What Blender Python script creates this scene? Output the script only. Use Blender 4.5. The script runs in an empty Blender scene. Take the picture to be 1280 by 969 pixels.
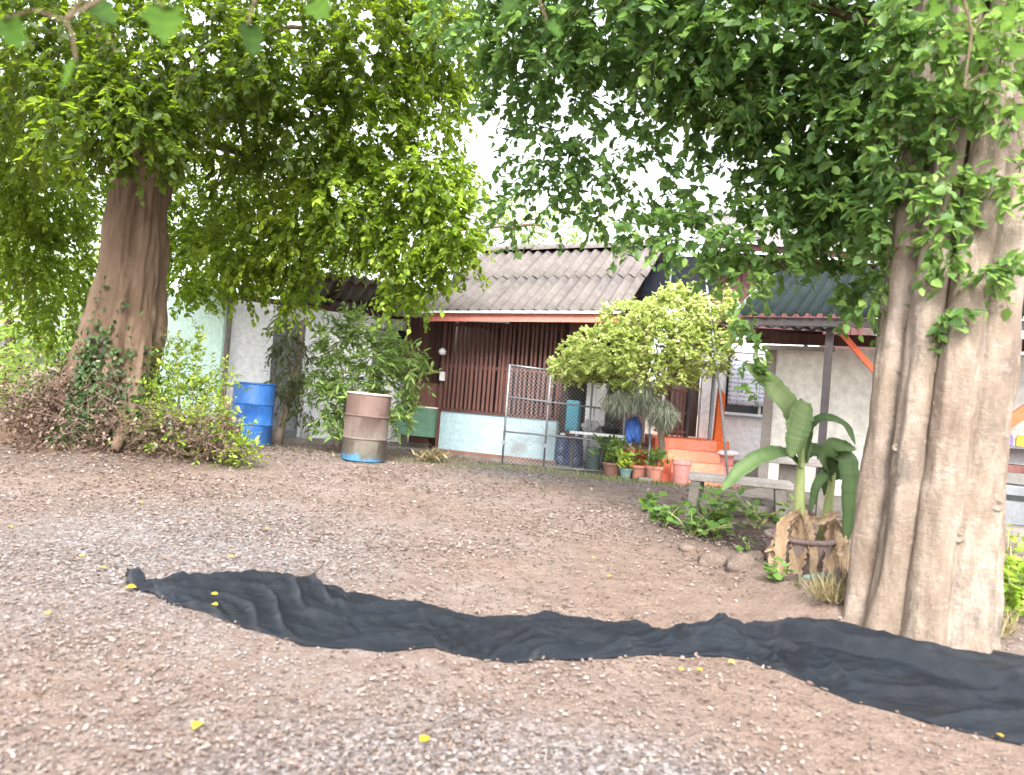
import bpy, math, random
import numpy as np
from mathutils import Vector, Matrix, noise as mnoise

rng = np.random.default_rng(7)
random.seed(7)
R = math.radians
scene = bpy.context.scene
COL = scene.collection

# ------------------------------------------------------------------ camera
F_PX, CX, CY = 964.0, 640.0, 484.5          # focal length and centre in photograph pixels
CAM = np.array((0.0, 0.0, 1.3))
PITCH, ROLL = math.atan(15.5 / F_PX), R(4.5)
_fw = np.array((0, math.cos(PITCH), math.sin(PITCH)))
_r0 = np.array((1.0, 0, 0)); _u0 = np.array((0, -math.sin(PITCH), math.cos(PITCH)))
C_RT = math.cos(ROLL) * _r0 + math.sin(ROLL) * _u0
C_UP = math.cos(ROLL) * _u0 - math.sin(ROLL) * _r0
cam_d = bpy.data.cameras.new('camera'); cam = bpy.data.objects.new('camera', cam_d); COL.objects.link(cam)
cam_d.sensor_width = 36; cam_d.lens = F_PX / 1280 * 36
cam_d.clip_start = 0.05; cam_d.clip_end = 2000
m = Matrix.Identity(4)
for i in range(3):
    m[i][0], m[i][1], m[i][2], m[i][3] = C_RT[i], C_UP[i], -_fw[i], CAM[i]
cam.matrix_world = m
cam_d.dof.use_dof = True; cam_d.dof.focus_distance = 10.0; cam_d.dof.aperture_fstop = 2.0
scene.camera = cam

# ------------------------------------------------------------------ light
SUN_EL, SUN_AZ = 46, 176        # high sun behind thin bright cloud, from behind the camera
world = bpy.data.worlds.new('World'); scene.world = world; world.use_nodes = True
wn = world.node_tree.nodes; wl = world.node_tree.links
for n in list(wn): wn.remove(n)
wo = wn.new('ShaderNodeOutputWorld'); bg = wn.new('ShaderNodeBackground'); sk = wn.new('ShaderNodeTexSky')
hs = wn.new('ShaderNodeHueSaturation')
sk.sky_type = 'NISHITA'; sk.sun_disc = False; sk.sun_elevation = R(SUN_EL); sk.sun_rotation = R(SUN_AZ)
sk.air_density = 1.0; sk.dust_density = 4.0; sk.ozone_density = 1.0
hs.inputs['Saturation'].default_value = 0.22
wl.new(sk.outputs[0], hs.inputs['Color']); wl.new(hs.outputs[0], bg.inputs[0]); bg.inputs[1].default_value = 0.15
wl.new(bg.outputs[0], wo.inputs[0])
sun_d = bpy.data.lights.new('sun', 'SUN'); sun = bpy.data.objects.new('sun', sun_d); COL.objects.link(sun)
sun_d.energy = 1.5; sun_d.angle = R(18); sun_d.color = (1, 0.96, 0.9)
_az = R(SUN_AZ); _el = R(SUN_EL)
_sd = Vector((math.sin(_az) * math.cos(_el), math.cos(_az) * math.cos(_el), math.sin(_el)))
sun.rotation_euler = (-_sd).to_track_quat('-Z', 'Y').to_euler(); sun.location = _sd * 60
scene.view_settings.view_transform = 'Standard'; scene.view_settings.look = 'None'
scene.view_settings.gamma = 1.0; scene.view_settings.use_curve_mapping = False
scene.view_settings.exposure = 2.35
scene.cycles.max_bounces = 8; scene.cycles.transparent_max_bounces = 8
scene.cycles.use_denoising = True

# ------------------------------------------------------------------ terrain and picture helpers
def sm(a, b, x):
    t = np.clip((np.asarray(x, float) - a) / (b - a), 0, 1); return t * t * (3 - 2 * t)
def wav(x, y, s=1.0, k=0.0):
    return (np.sin(x * 1.7 * s + 1.3 + k) * np.cos(y * 2.1 * s + 0.4 + k) + np.sin(x * 3.9 * s - y * 2.7 * s + k * 2) * .5
            + np.sin(x * 0.8 * s + y * 5.1 * s + 2.2 + k) * .35 + np.sin(x * 7.3 * s + y * 6.2 * s + k) * .22) / 2.07
def base_z(x, y):
    return 0.35 * (.5 * sm(2.0, 10.5, y) + .5 * np.clip((np.asarray(y, float) - 2) / 8.0, 0, 1))
def ray(px, py):
    return _fw + C_RT * (px - CX) / F_PX + C_UP * (CY - py) / F_PX
def at(px, py, Y):
    d = ray(px, py); return CAM + d * (Y / d[1])
def gnd(px, py):
    d = ray(px, py); t0, t1 = 0.5, 60.0
    for _ in range(60):
        tm = (t0 + t1) / 2; p = CAM + d * tm
        if p[2] > base_z(p[0], p[1]): t0 = tm
        else: t1 = tm
    return CAM + d * t1
BANK = np.array([gnd(*q)[:2] for q in ((770, 648), (830, 672), (880, 692), (930, 708), (975, 735), (1010, 760), (1050, 775))])
def seg_dist(x, y, P):
    x = np.asarray(x, float); y = np.asarray(y, float); best = np.full(np.broadcast(x, y).shape, 1e9)
    for (a, b) in zip(P[:-1], P[1:]):
        d = b - a; t = np.clip(((x - a[0]) * d[0] + (y - a[1]) * d[1]) / (d @ d), 0, 1)
        best = np.minimum(best, np.hypot(x - a[0] - t * d[0], y - a[1] - t * d[1]))
    return best
LT = gnd(118, 572); RT = gnd(1148, 800)      # feet of the two big trees
def gz(x, y):
    z = base_z(x, y) + 0.018 * wav(x, y, 1.1) + 0.008 * wav(x, y, 3.1, 1.0)
    z = z + 0.07 * np.exp(-(seg_dist(x, y, BANK) / 0.16) ** 2)
    z = z + 0.16 * np.exp(-(np.hypot(np.asarray(x) - LT[0], np.asarray(y) - LT[1] - .4) / 1.5) ** 2)
    z = z + 0.07 * np.exp(-(np.hypot(np.asarray(x) - RT[0], np.asarray(y) - RT[1] - .2) / 0.7) ** 2)
    return z
def on(px, py, dz=0.0):
    p = gnd(px, py); return np.array((p[0], p[1], float(gz(p[0], p[1])) + dz))

# ------------------------------------------------------------------ object helpers
def tag(o, label=None, cat=None, group=None, kind=None):
    if label: o['label'] = label
    if cat: o['category'] = cat
    if group: o['group'] = group
    if kind: o['kind'] = kind
    return o
def thing(name, label, cat, loc=(0, 0, 0), rz=0.0, group=None):
    o = bpy.data.objects.new(name, None); COL.objects.link(o); o.empty_display_size = .2
    o.location = [float(v) for v in loc]; o.rotation_euler = (0, 0, rz)
    return tag(o, label, cat, group)
def link(name, me, mat, parent=None, loc=None, smooth=False):
    o = bpy.data.objects.new(name, me); COL.objects.link(o)
    if mat is not None and not me.materials: me.materials.append(mat)
    if parent: o.parent = parent
    if loc is not None: o.location = [float(v) for v in loc]
    if smooth: me.polygons.foreach_set('use_smooth', [True] * len(me.polygons))
    return o
def np_mesh(name, V, Fq, attr=None):
    """V (n,3), Fq (m,k) all faces of k corners; attr: per-face float named rnd"""
    me = bpy.data.meshes.new(name); V = np.ascontiguousarray(V, np.float32); Fq = np.ascontiguousarray(Fq, np.int32)
    me.vertices.add(len(V)); me.vertices.foreach_set('co', V.ravel())
    mm, k = Fq.shape
    me.loops.add(mm * k); me.loops.foreach_set('vertex_index', Fq.ravel())
    me.polygons.add(mm); me.polygons.foreach_set('loop_start', np.arange(0, mm * k, k, dtype=np.int32))
    me.update(calc_edges=True)
    if attr is not None:
        a = me.attributes.new('rnd', 'FLOAT', 'FACE'); a.data.foreach_set('value', np.ascontiguousarray(attr, np.float32))
    return me
class MB:
    def __init__(s): s.v = []; s.f = []
    def add(s, vs, fs):
        b = len(s.v); s.v += [tuple(float(c) for c in p) for p in vs]; s.f += [tuple(b + i for i in f) for f in fs]; return s
    def box(s, a, b):
        (x0, y0, z0), (x1, y1, z1) = a, b
        return s.add([(x0, y0, z0), (x1, y0, z0), (x1, y1, z0), (x0, y1, z0), (x0, y0, z1), (x1, y0, z1), (x1, y1, z1), (x0, y1, z1)],
                     [(0, 3, 2, 1), (4, 5, 6, 7), (0, 1, 5, 4), (1, 2, 6, 5), (2, 3, 7, 6), (3, 0, 4, 7)])
    def beam(s, p, q, w, h, up=(0, 0, 1)):
        p, q = np.array(p, float), np.array(q, float); d = q - p; d /= np.linalg.norm(d)
        sd = np.cross(d, up); sd /= np.linalg.norm(sd); u = np.cross(sd, d); vs = []
        for e in (p, q):
            for (a, b) in ((-1, -1), (1, -1), (1, 1), (-1, 1)): vs.append(e + sd * a * w / 2 + u * b * h / 2)
        return s.add(vs, [(0, 1, 2, 3), (7, 6, 5, 4), (0, 4, 5, 1), (1, 5, 6, 2), (2, 6, 7, 3), (3, 7, 4, 0)])
    def tube(s, pts, rad, n=8, cap=True):
        pts = [np.array(p, float) for p in pts]; k = len(pts)
        if not hasattr(rad, '__len__'): rad = [rad] * k
        ref = np.array((0.31, 0.17, 0.93)); vs = []; fs = []
        for i, p in enumerate(pts):
            d = pts[min(i + 1, k - 1)] - pts[max(i - 1, 0)]; d = d / (np.linalg.norm(d) + 1e-9)
            r_ = ref if abs(d @ ref) < .95 else np.array((1.0, 0, 0))
            a = np.cross(d, r_); a /= np.linalg.norm(a); b = np.cross(d, a)
            for j in range(n):
                t = 2 * math.pi * j / n; vs.append(p + (a * math.cos(t) + b * math.sin(t)) * rad[i])
        for i in range(k - 1):
            for j in range(n):
                fs.append((i * n + j, i * n + (j + 1) % n, (i + 1) * n + (j + 1) % n, (i + 1) * n + j))
        if cap: fs += [tuple(range(n))[::-1], tuple(range((k - 1) * n, k * n))]
        return s.add(vs, fs)
    def lathe(s, prof, n=24, c=(0, 0, 0), wob=0.0):
        vs = []; fs = []; k = len(prof)
        for (r_, z) in prof:
            for j in range(n):
                t = 2 * math.pi * j / n; q = r_ * (1 + wob * math.sin(3 * t + z * 9))
                vs.append((c[0] + q * math.cos(t), c[1] + q * math.sin(t), c[2] + z))
        for i in range(k - 1):
            for j in range(n):
                fs.append((i * n + j, i * n + (j + 1) % n, (i + 1) * n + (j + 1) % n, (i + 1) * n + j))
        return s.add(vs, fs)
    def mesh(s, name, off=(0, 0, 0)):
        me = bpy.data.meshes.new(name); o = np.array(off, float)
        me.from_pydata([tuple(np.array(v) - o) for v in s.v], [], s.f); me.update(); return me
    def build(s, name, mat, parent=None, smooth=False, world=False, bev=0.0, loc=None):
        off = (0, 0, 0)
        if world and parent is not None: off = parent.location
        elif world and parent is None and loc is not None: off = loc
        o = link(name, s.mesh(name, off), mat, parent, loc if (not world or parent is None) else None, smooth)
        if bev:
            b = o.modifiers.new('bevel', 'BEVEL'); b.width = bev; b.segments = 2; b.limit_method = 'ANGLE'
        return o

# ------------------------------------------------------------------ materials
def lin(c):
    return tuple((v / 12.92 if v <= .04045 else ((v + .055) / 1.055) ** 2.4) for v in (c[0] / 255, c[1] / 255, c[2] / 255)) + (1,)
class N:
    def __init__(s, name):
        s.m = bpy.data.materials.new(name); s.m.use_nodes = True; s.t = s.m.node_tree
        for n in list(s.t.nodes): s.t.nodes.remove(n)
        s.out = s.t.nodes.new('ShaderNodeOutputMaterial')
    def n(s, kind, **kw):
        x = s.t.nodes.new(kind)
        for k, v in kw.items():
            if k in x.inputs: x.inputs[k].default_value = v
            else: setattr(x, k, v)
        return x
    def l(s, a, b): s.t.links.new(a, b)
    def coord(s, scale=(1, 1, 1), kind='Object'):
        tc = s.n('ShaderNodeTexCoord'); mp = s.n('ShaderNodeMapping'); s.l(tc.outputs[kind], mp.inputs[0])
        mp.inputs['Scale'].default_value = scale; return mp.outputs[0]
    def noise(s, vec, sc, det=4, rough=.6):
        x = s.n('ShaderNodeTexNoise', Scale=sc, Detail=det, Roughness=rough); s.l(vec, x.inputs['Vector']); return x.outputs[0]
    def ramp(s, fac, stops):
        x = s.n('ShaderNodeValToRGB'); s.l(fac, x.inputs[0]); e = x.color_ramp.elements
        while len(e) < len(stops): e.new(.5)
        for el, (p, c) in zip(e, stops): el.position = p; el.color = c
        return x.outputs[0]
    def mix(s, f, a, b, mode='MIX'):
        x = s.n('ShaderNodeMix', data_type='RGBA', blend_type=mode)
        for sock, v in ((x.inputs[0], f), (x.inputs[6], a), (x.inputs[7], b)):
            if hasattr(v, 'links') or hasattr(v, 'is_linked'): s.l(v, sock)
            else: sock.default_value = v
        return x.outputs[2]
    def bsdf(s, col, rough=.8, bump=None, bs=.3, bd=.02, metal=0.0, spec=.3):
        b = s.n('ShaderNodeBsdfPrincipled', Roughness=rough, Metallic=metal); b.inputs['Specular IOR Level'].default_value = spec
        if hasattr(col, 'is_linked'): s.l(col, b.inputs[0])
        else: b.inputs[0].default_value = col
        if bump is not None:
            x = s.n('ShaderNodeBump', Strength=bs, Distance=bd); s.l(bump, x.inputs['Height']); s.l(x.outputs[0], b.inputs['Normal'])
        return b
    def done(s, b): s.l(b.outputs[0], s.out.inputs[0]); return s.m
def mat_var(name, c1, c2, sc=3.0, rough=.8, stretch=(1, 1, 1), bump=.3, bd=.01, metal=0.0, spec=.3, spots=None, c3=None):
    """worn surface: two tones mottled by noise, fine relief, optional stain colour c3"""
    q = N(name); v = q.coord(stretch); a = q.noise(v, sc, 6, .65); b = q.noise(v, sc * 9, 3, .6)
    col = q.ramp(a, [(.3, lin(c1)), (.7, lin(c2))])
    if c3 is not None:
        st = q.ramp(q.noise(v, sc * .6, 5, .7), [(.55, (0, 0, 0, 1)), (.72, (1, 1, 1, 1))]); col = q.mix(st, col, lin(c3))
    fine = q.ramp(b, [(.3, (.8, .8, .8, 1)), (.7, (1.1, 1.1, 1.1, 1))])
    col = q.mix(1.0, col, fine, 'MULTIPLY')
    return q.done(q.bsdf(col, rough, b, bump, bd, metal, spec))
def mat_leaf(name, c_dark, c_mid, c_light, trans=.45, tc=None, rough=.5):
    q = N(name); at_ = q.n('ShaderNodeAttribute', attribute_name='rnd')
    col = q.ramp(at_.outputs['Fac'], [(0, lin(c_dark)), (.5, lin(c_mid)), (1, lin(c_light))])
    b = q.bsdf(col, rough, spec=.35)
    t = q.n('ShaderNodeBsdfTranslucent'); tcol = q.mix(.55, col, lin(tc or c_light)); q.l(tcol, t.inputs[0])
    mx = q.n('ShaderNodeMixShader'); mx.inputs[0].default_value = trans
    q.l(b.outputs[0], mx.inputs[1]); q.l(t.outputs[0], mx.inputs[2]); return q.done(mx)

M = {}
M['leaf_left'] = mat_leaf('leaf_left', (46, 61, 26), (82, 106, 38), (156, 182, 62), .55, (172, 202, 46))
M['leaf_right'] = mat_leaf('leaf_right', (54, 80, 48), (86, 118, 66), (140, 168, 90), .52, (150, 190, 85))
M['leaf_far'] = mat_leaf('leaf_far', (84, 116, 50), (124, 156, 70), (180, 204, 108), .5, (180, 205, 90))
M['leaf_clip'] = mat_leaf('leaf_clip', (128, 148, 78), (176, 192, 112), (230, 232, 176), .45, (205, 218, 120))
M['leaf_shrub'] = mat_leaf('leaf_shrub', (62, 88, 44), (98, 128, 62), (158, 182, 104), .4, (150, 180, 80))
M['leaf_bush'] = mat_leaf('leaf_bush', (74, 100, 40), (120, 150, 52), (180, 196, 84), .45, (180, 200, 70))
M['leaf_ivy'] = mat_leaf('leaf_ivy', (36, 54, 30), (54, 76, 38), (92, 114, 60), .3)
M['leaf_weed'] = mat_leaf('leaf_weed', (62, 92, 42), (88, 120, 54), (120, 150, 72), .42, (120, 155, 65))
M['leaf_near'] = mat_leaf('leaf_near', (40, 64, 26), (60, 92, 26), (80, 110, 32), .45, (80, 118, 26), .9)
M['leaf_olive'] = mat_leaf('leaf_olive', (66, 74, 48), (92, 104, 62), (120, 136, 78), .3)
M['leaf_dry'] = mat_leaf('leaf_dry', (72, 56, 46), (100, 82, 70), (142, 122, 106), .2)
M['litter'] = mat_leaf('litter', (88, 73, 66), (118, 103, 95), (152, 140, 133), .15)
M['pebble'] = mat_leaf('pebble', (92, 84, 80), (118, 111, 108), (156, 151, 149), .0)
M['yellow_leaf'] = mat_leaf('yellow_leaf', (178, 142, 40), (190, 158, 48), (200, 176, 70), .25)
M['straw'] = mat_leaf('straw', (104, 92, 66), (136, 124, 92), (170, 160, 126), .3)
M['moss'] = mat_leaf('moss', (100, 106, 90), (126, 131, 113), (156, 160, 143), .3)
M['banana'] = mat_leaf('banana', (70, 94, 56), (104, 128, 80), (150, 166, 116), .4, (140, 165, 90), .6)
M['banana_dead'] = mat_var('banana_dead', (128, 104, 80), (170, 148, 122), 9, .9, (1, 1, .3), c3=(104, 82, 64))
M['grass'] = mat_leaf('grass', (88, 98, 60), (116, 124, 80), (148, 152, 108), .35)

def ground_mat():
    q = N('ground'); v = q.coord(); zone = q.n('ShaderNodeVertexColor', layer_name='zone'); sp = q.n('ShaderNodeSeparateColor'); q.l(zone.outputs[0], sp.inputs[0])
    big = q.noise(v, .9, 5, .6); mid = q.noise(v, 6, 5, .7); fine = q.noise(v, 45, 4, .7)
    dirt = q.ramp(mid, [(.28, lin((102, 90, 84))), (.5, lin((125, 112, 105))), (.75, lin((145, 133, 126)))])
    red = q.ramp(mid, [(.3, lin((108, 92, 83))), (.7, lin((133, 116, 106)))])
    vo = q.n('ShaderNodeTexVoronoi', Scale=55.0); q.l(v, vo.inputs['Vector'])
    grav = q.ramp(vo.outputs['Color'], [(.1, lin((86, 78, 75))), (.5, lin((112, 104, 102))), (.9, lin((154, 148, 147)))])
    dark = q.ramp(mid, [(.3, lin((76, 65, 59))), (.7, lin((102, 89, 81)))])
    col = q.mix(q.ramp(big, [(.42, (0, 0, 0, 1)), (.62, (1, 1, 1, 1))]), dirt, red)
    def band(s_, nz, lo, hi):
        a = q.n('ShaderNodeMath', operation='ADD'); q.l(s_, a.inputs[0]); q.l(nz, a.inputs[1])
        return q.ramp(a.outputs[0], [(lo, (0, 0, 0, 1)), (hi, (1, 1, 1, 1))])
    half = q.n('ShaderNodeMath', operation='MULTIPLY'); q.l(mid, half.inputs[0]); half.inputs[1].default_value = .5
    col = q.mix(band(sp.outputs[0], half.outputs[0], .45, .7), col, grav)
    col = q.mix(band(sp.outputs[2], half.outputs[0], .5, .85), col, red)
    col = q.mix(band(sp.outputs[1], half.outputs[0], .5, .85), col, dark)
    f2 = q.ramp(fine, [(.3, (.78, .78, .78, 1)), (.68, (1.12, 1.12, 1.12, 1))]); col = q.mix(1.0, col, f2, 'MULTIPLY')
    hb = q.n('ShaderNodeMath', operation='ADD'); q.l(fine, hb.inputs[0]); q.l(mid, hb.inputs[1])
    return q.done(q.bsdf(col, .95, hb.outputs[0], .9, .035, spec=.12))
M['ground'] = ground_mat()
def bark_mat(name, cs, ring=True, sc=5):
    q = N(name); v = q.coord((1, 1, .35)); vr = q.coord((2.5, 2.5, 6)); a = q.noise(v, sc * .6, 8, .75); b = q.noise(vr, 4, 6, .8); f = q.noise(v, sc * 9, 4, .7)
    col = q.ramp(a, [(.28, lin(cs[0])), (.5, lin(cs[1])), (.72, lin(cs[2]))])
    lines = q.ramp(b, [(.30, (.62, .56, .52, 1)), (.42, (1, 1, 1, 1))]); col = q.mix(.3 if ring else .15, col, q.mix(1.0, col, lines, 'MULTIPLY'))
    if ring:
        pt = q.ramp(q.noise(q.coord((1, 1, .6)), 3.2, 6, .7), [(.52, (0, 0, 0, 1)), (.66, (1, 1, 1, 1))]); col = q.mix(pt, col, lin(tuple(.62 * x + 20 for x in cs[1])))
        pl_ = q.ramp(q.noise(q.coord((1.5, 1.5, 2.5)), 6.1, 5, .7), [(.56, (0, 0, 0, 1)), (.74, (.6, .6, .6, 1))]); col = q.mix(pl_, col, lin(cs[2]))
    s_ = q.n('ShaderNodeMath', operation='ADD'); q.l(b, s_.inputs[0]); q.l(f, s_.inputs[1])
    return q.done(q.bsdf(col, .9, s_.outputs[0], .7, .02, spec=.15))
M['bark_right'] = bark_mat('bark_right', ((88, 74, 63), (124, 111, 99), (160, 149, 139)))
M['bark_left'] = bark_mat('bark_left', ((72, 58, 47), (98, 81, 67), (126, 109, 94)), False, 4)
M['bark_small'] = bark_mat('bark_small', ((104, 90, 76), (136, 122, 108), (160, 150, 138)), True, 12)
M['twig'] = mat_var('twig', (84, 68, 54), (116, 98, 80), 20)
M['vine'] = mat_var('vine', (80, 64, 56), (118, 98, 86), 20)
def net_mat():
    q = N('shade_net'); v = q.coord(); w = q.n('ShaderNodeTexWave', Scale=90.0, Distortion=1.5); q.l(q.coord((1, .15, 1)), w.inputs['Vector'])
    a = q.noise(v, 2.2, 5, .6); d = q.ramp(q.noise(v, 11, 5, .75), [(.52, (0, 0, 0, 1)), (.8, (1, 1, 1, 1))])
    col = q.ramp(a, [(.3, lin((23, 27, 34))), (.7, lin((37, 43, 52)))]); col = q.mix(d, col, lin((52, 54, 57)))
    cr_ = q.n('ShaderNodeMath', operation='SUBTRACT'); q.l(q.noise(q.coord((1, 2.4, 1)), 5, 4, .6), cr_.inputs[0]); cr_.inputs[1].default_value = .5; ab = q.n('ShaderNodeMath', operation='ABSOLUTE'); q.l(cr_.outputs[0], ab.inputs[0]); hh = q.n('ShaderNodeMath', operation='MULTIPLY_ADD'); q.l(ab.outputs[0], hh.inputs[0]); hh.inputs[1].default_value = 9.0; q.l(w.outputs[0], hh.inputs[2])
    return q.done(q.bsdf(col, .5, hh.outputs[0], .8, .008, spec=.38))
M['net'] = net_mat()
M['plaster_blue'] = mat_var('plaster_blue', (150, 176, 184), (172, 194, 200), 2, .85, c3=(140, 144, 146))
M['plaster_mint'] = mat_var('plaster_mint', (196, 226, 216), (208, 234, 226), 1.5, .85)
M['plaster_white'] = mat_var('plaster_white', (230, 230, 233), (240, 240, 242), 1.5, .85, c3=(214, 212, 212))
M['plaster_cream'] = mat_var('plaster_cream', (230, 227, 220), (240, 237, 231), 1.2, .85, c3=(220, 215, 207))
M['roof'] = mat_var('roof', (90, 85, 83), (113, 107, 104), 4, .9, (1, 1, 1), c3=(78, 72, 72), spec=.1)
M['roof_grey'] = mat_var('roof_grey', (104, 99, 98), (132, 127, 125), 4, .85)
M['roof_green'] = mat_var('roof_green', (26, 34, 34), (38, 47, 47), 4, .9, spec=.1)
M['slat'] = mat_var('slat', (84, 56, 51), (110, 77, 71), 5, .7, (3, 3, .5), c3=(84, 56, 52))
M['wood_dark'] = mat_var('wood_dark', (66, 44, 42), (92, 62, 58), 5, .75, (3, 3, .5))
M['wood_panel'] = mat_var('wood_panel', (112, 76, 70), (134, 96, 90), 4, .8, (3, 3, .6))
M['fascia'] = mat_var('fascia', (184, 112, 100), (204, 132, 120), 3, .7)
M['dark_sheet'] = mat_var('dark_sheet', (70, 70, 74), (92, 92, 96), 3, .7)
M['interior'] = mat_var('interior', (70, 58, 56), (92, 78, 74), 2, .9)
M['green_panel'] = mat_var('green_panel', (104, 142, 120), (122, 160, 138), 4, .8)
M['galv'] = mat_var('galv', (120, 124, 130), (152, 156, 160), 14, .45, metal=.6, spec=.5)
M['wire'] = mat_var('wire', (176, 178, 182), (200, 202, 206), 14, .5, metal=.4, spec=.5)
M['white_paint'] = mat_var('white_paint', (214, 214, 216), (228, 228, 230), 5, .5)
M['grey_metal'] = mat_var('grey_metal', (124, 128, 134), (152, 156, 160), 5, .45, metal=.2, spec=.5)
M['door_grey'] = mat_var('door_grey', (104, 106, 108), (126, 128, 130), 3, .7)
M['blue_plastic'] = mat_var('blue_plastic', (38, 92, 168), (64, 122, 196), 3, .45, spec=.5, c3=(96, 120, 156))
M['blue_dark'] = mat_var('blue_dark', (52, 66, 98), (70, 86, 118), 4, .35, spec=.5)
M['teal'] = mat_var('teal', (62, 128, 148), (80, 146, 164), 4, .5)
def drum_mat():
    q = N('rust_drum'); v = q.coord(); sx = q.n('ShaderNodeSeparateXYZ'); q.l(v, sx.inputs[0]); nz = q.noise(v, 5, 6, .7)
    a = q.n('ShaderNodeMath', operation='MULTIPLY_ADD'); q.l(nz, a.inputs[0]); a.inputs[1].default_value = .35; q.l(sx.outputs[2], a.inputs[2])
    # bare blue coat at the foot, greyed paint above it, rust-brown over the rest
    col = q.ramp(a.outputs[0], [(.22, lin((78, 134, 172))), (.28, lin((100, 98, 88))), (.62, lin((94, 82, 76))), (.85, lin((94, 75, 69)))])
    col = q.mix(q.ramp(q.noise(v, 14, 5, .75), [(.5, (0, 0, 0, 1)), (.75, (1, 1, 1, 1))]), col, lin((82, 64, 56)))
    return q.done(q.bsdf(col, .75, nz, .4, .01))
M['drum'] = drum_mat()
M['drum_rim'] = mat_var('drum_rim', (176, 160, 154), (200, 188, 182), 8, .7)
M['concrete'] = mat_var('concrete', (112, 105, 98), (140, 133, 127), 6, .95, bump=.5, c3=(92, 85, 78))
M['concrete_pale'] = mat_var('concrete_pale', (142, 135, 130), (166, 160, 155), 6, .95, bump=.5)
M['planter'] = mat_var('planter', (116, 99, 94), (138, 121, 115), 5, .95, c3=(92, 79, 72))
M['stone'] = mat_var('stone', (96, 82, 73), (128, 114, 104), 7, 1.0, bump=.9, bd=.03)
M['soil'] = mat_var('soil', (90, 70, 58), (118, 96, 80), 14, 1.0, bump=.8)
M['orange'] = mat_var('orange', (232, 110, 52), (242, 128, 68), 3, .6)
M['coral'] = mat_var('coral', (226, 140, 114), (236, 156, 132), 3, .8, c3=(214, 126, 102))
M['coral_dark'] = mat_var('coral_dark', (206, 104, 78), (218, 118, 92), 3, .7)
M['terracotta'] = mat_var('terracotta', (176, 118, 100), (200, 142, 124), 6, .9)
M['pot_green'] = mat_var('pot_green', (98, 124, 118), (122, 146, 140), 6, .7)
M['pot_pink'] = mat_var('pot_pink', (196, 128, 120), (214, 150, 142), 6, .8)
M['pot_brown'] = mat_var('pot_brown', (120, 88, 78), (142, 108, 98), 6, .9)
M['rust_red'] = mat_var('rust_red', (190, 84, 52), (208, 100, 66), 4, .6)
M['black_steel'] = mat_var('black_steel', (62, 58, 60), (82, 76, 78), 6, .6)
M['navy'] = mat_var('navy', (20, 22, 28), (30, 32, 40), 3, .9, spec=.1)
M['maroon'] = mat_var('maroon', (72, 44, 46), (92, 58, 58), 4, .75, (3, 3, .5))
M['blue_cloth'] = mat_var('blue_cloth', (58, 92, 168), (80, 116, 190), 8, .8)
M['paper'] = mat_var('paper', (222, 224, 236), (232, 234, 242), 3, .8)
M['cable'] = mat_var('cable', (120, 124, 116), (150, 152, 146), 8, .7)
M['pink'] = mat_var('pink', (222, 60, 130), (232, 80, 150), 8, .5)
M['purple'] = mat_var('purple', (150, 120, 200), (170, 150, 215), 8, .5)
M['yellow'] = mat_var('yellow', (228, 186, 70), (238, 200, 90), 8, .5)
M['grey_cloth'] = mat_var('grey_cloth', (150, 148, 150), (180, 178, 178), 8, .9)
M['tub_black'] = mat_var('tub_black', (48, 50, 52), (66, 68, 70), 8, .6)
def glass_mat():
    q = N('glass_dark'); return q.done(q.bsdf(lin((60, 66, 74)), .12, spec=.6))
M['glass'] = glass_mat()

# ------------------------------------------------------------------ foliage helpers
def nrm(a): return a / (np.linalg.norm(a, axis=-1, keepdims=True) + 1e-9)
OVATE = np.array([(0, 0, 0), (.28, .46, .14), (.66, .36, .12), (1, 0, -.06), (.66, -.36, .12), (.28, -.46, .14)])
LANCE = np.array([(0, 0, 0), (.3, .5, .12), (.7, .34, .1), (1, 0, -.2), (.7, -.34, .1), (.3, -.5, .12)])
ROUND = np.array([(0, 0, 0), (.22, .5, .06), (.75, .48, .08), (1, 0, 0), (.75, -.48, .08), (.22, -.5, .06)])
def leaf_mesh(name, P, D, NN, L, W, rnd, shape=OVATE):
    D = nrm(D); S = nrm(np.cross(NN, D)); NN = np.cross(D, S); n = len(P)
    L = np.broadcast_to(L, n)[:, None, None]; W = np.broadcast_to(W, n)[:, None, None]
    t = shape[None]
    V = P[:, None] + D[:, None] * t[..., 0:1] * L + S[:, None] * t[..., 1:2] * W + NN[:, None] * t[..., 2:3] * W
    Fq = (np.arange(n)[:, None, None] * 6 + np.array([[0, 1, 2, 3], [0, 3, 4, 5]])[None]).reshape(-1, 4)
    return np_mesh(name, V.reshape(-1, 3), Fq, np.repeat(rnd, 2))
def prism_mesh(name, A, B, ra, rb):
    """thin three-sided sticks from A to B"""
    n = len(A); d = nrm(B - A); r_ = np.where(np.abs(d[:, 2:3]) < .9, np.array([[0, 0, 1.0]]), np.array([[1.0, 0, 0]]))
    a = nrm(np.cross(d, r_)); b = np.cross(d, a); V = []
    for (P, rr) in ((A, ra), (B, rb)):
        rr = np.broadcast_to(rr, n)[:, None]
        for k in range(3):
            t = 2 * math.pi * k / 3; V.append(P + (a * math.cos(t) + b * math.sin(t)) * rr)
    V = np.stack(V, 1); base = np.arange(n)[:, None, None] * 6
    Fq = (base + np.array([[0, 1, 4, 3], [1, 2, 5, 4], [2, 0, 3, 5]])[None]).reshape(-1, 4)
    return np_mesh(name, V.reshape(-1, 3), Fq)
def rdir(n): return nrm(rng.normal(size=(n, 3)))
def in_ell(c, r_, n, hollow=.45):
    u = rdir(n); k = rng.uniform(hollow ** 3, 1, n) ** (1 / 3); return np.array(c) + u * k[:, None] * np.array(r_), u
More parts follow.
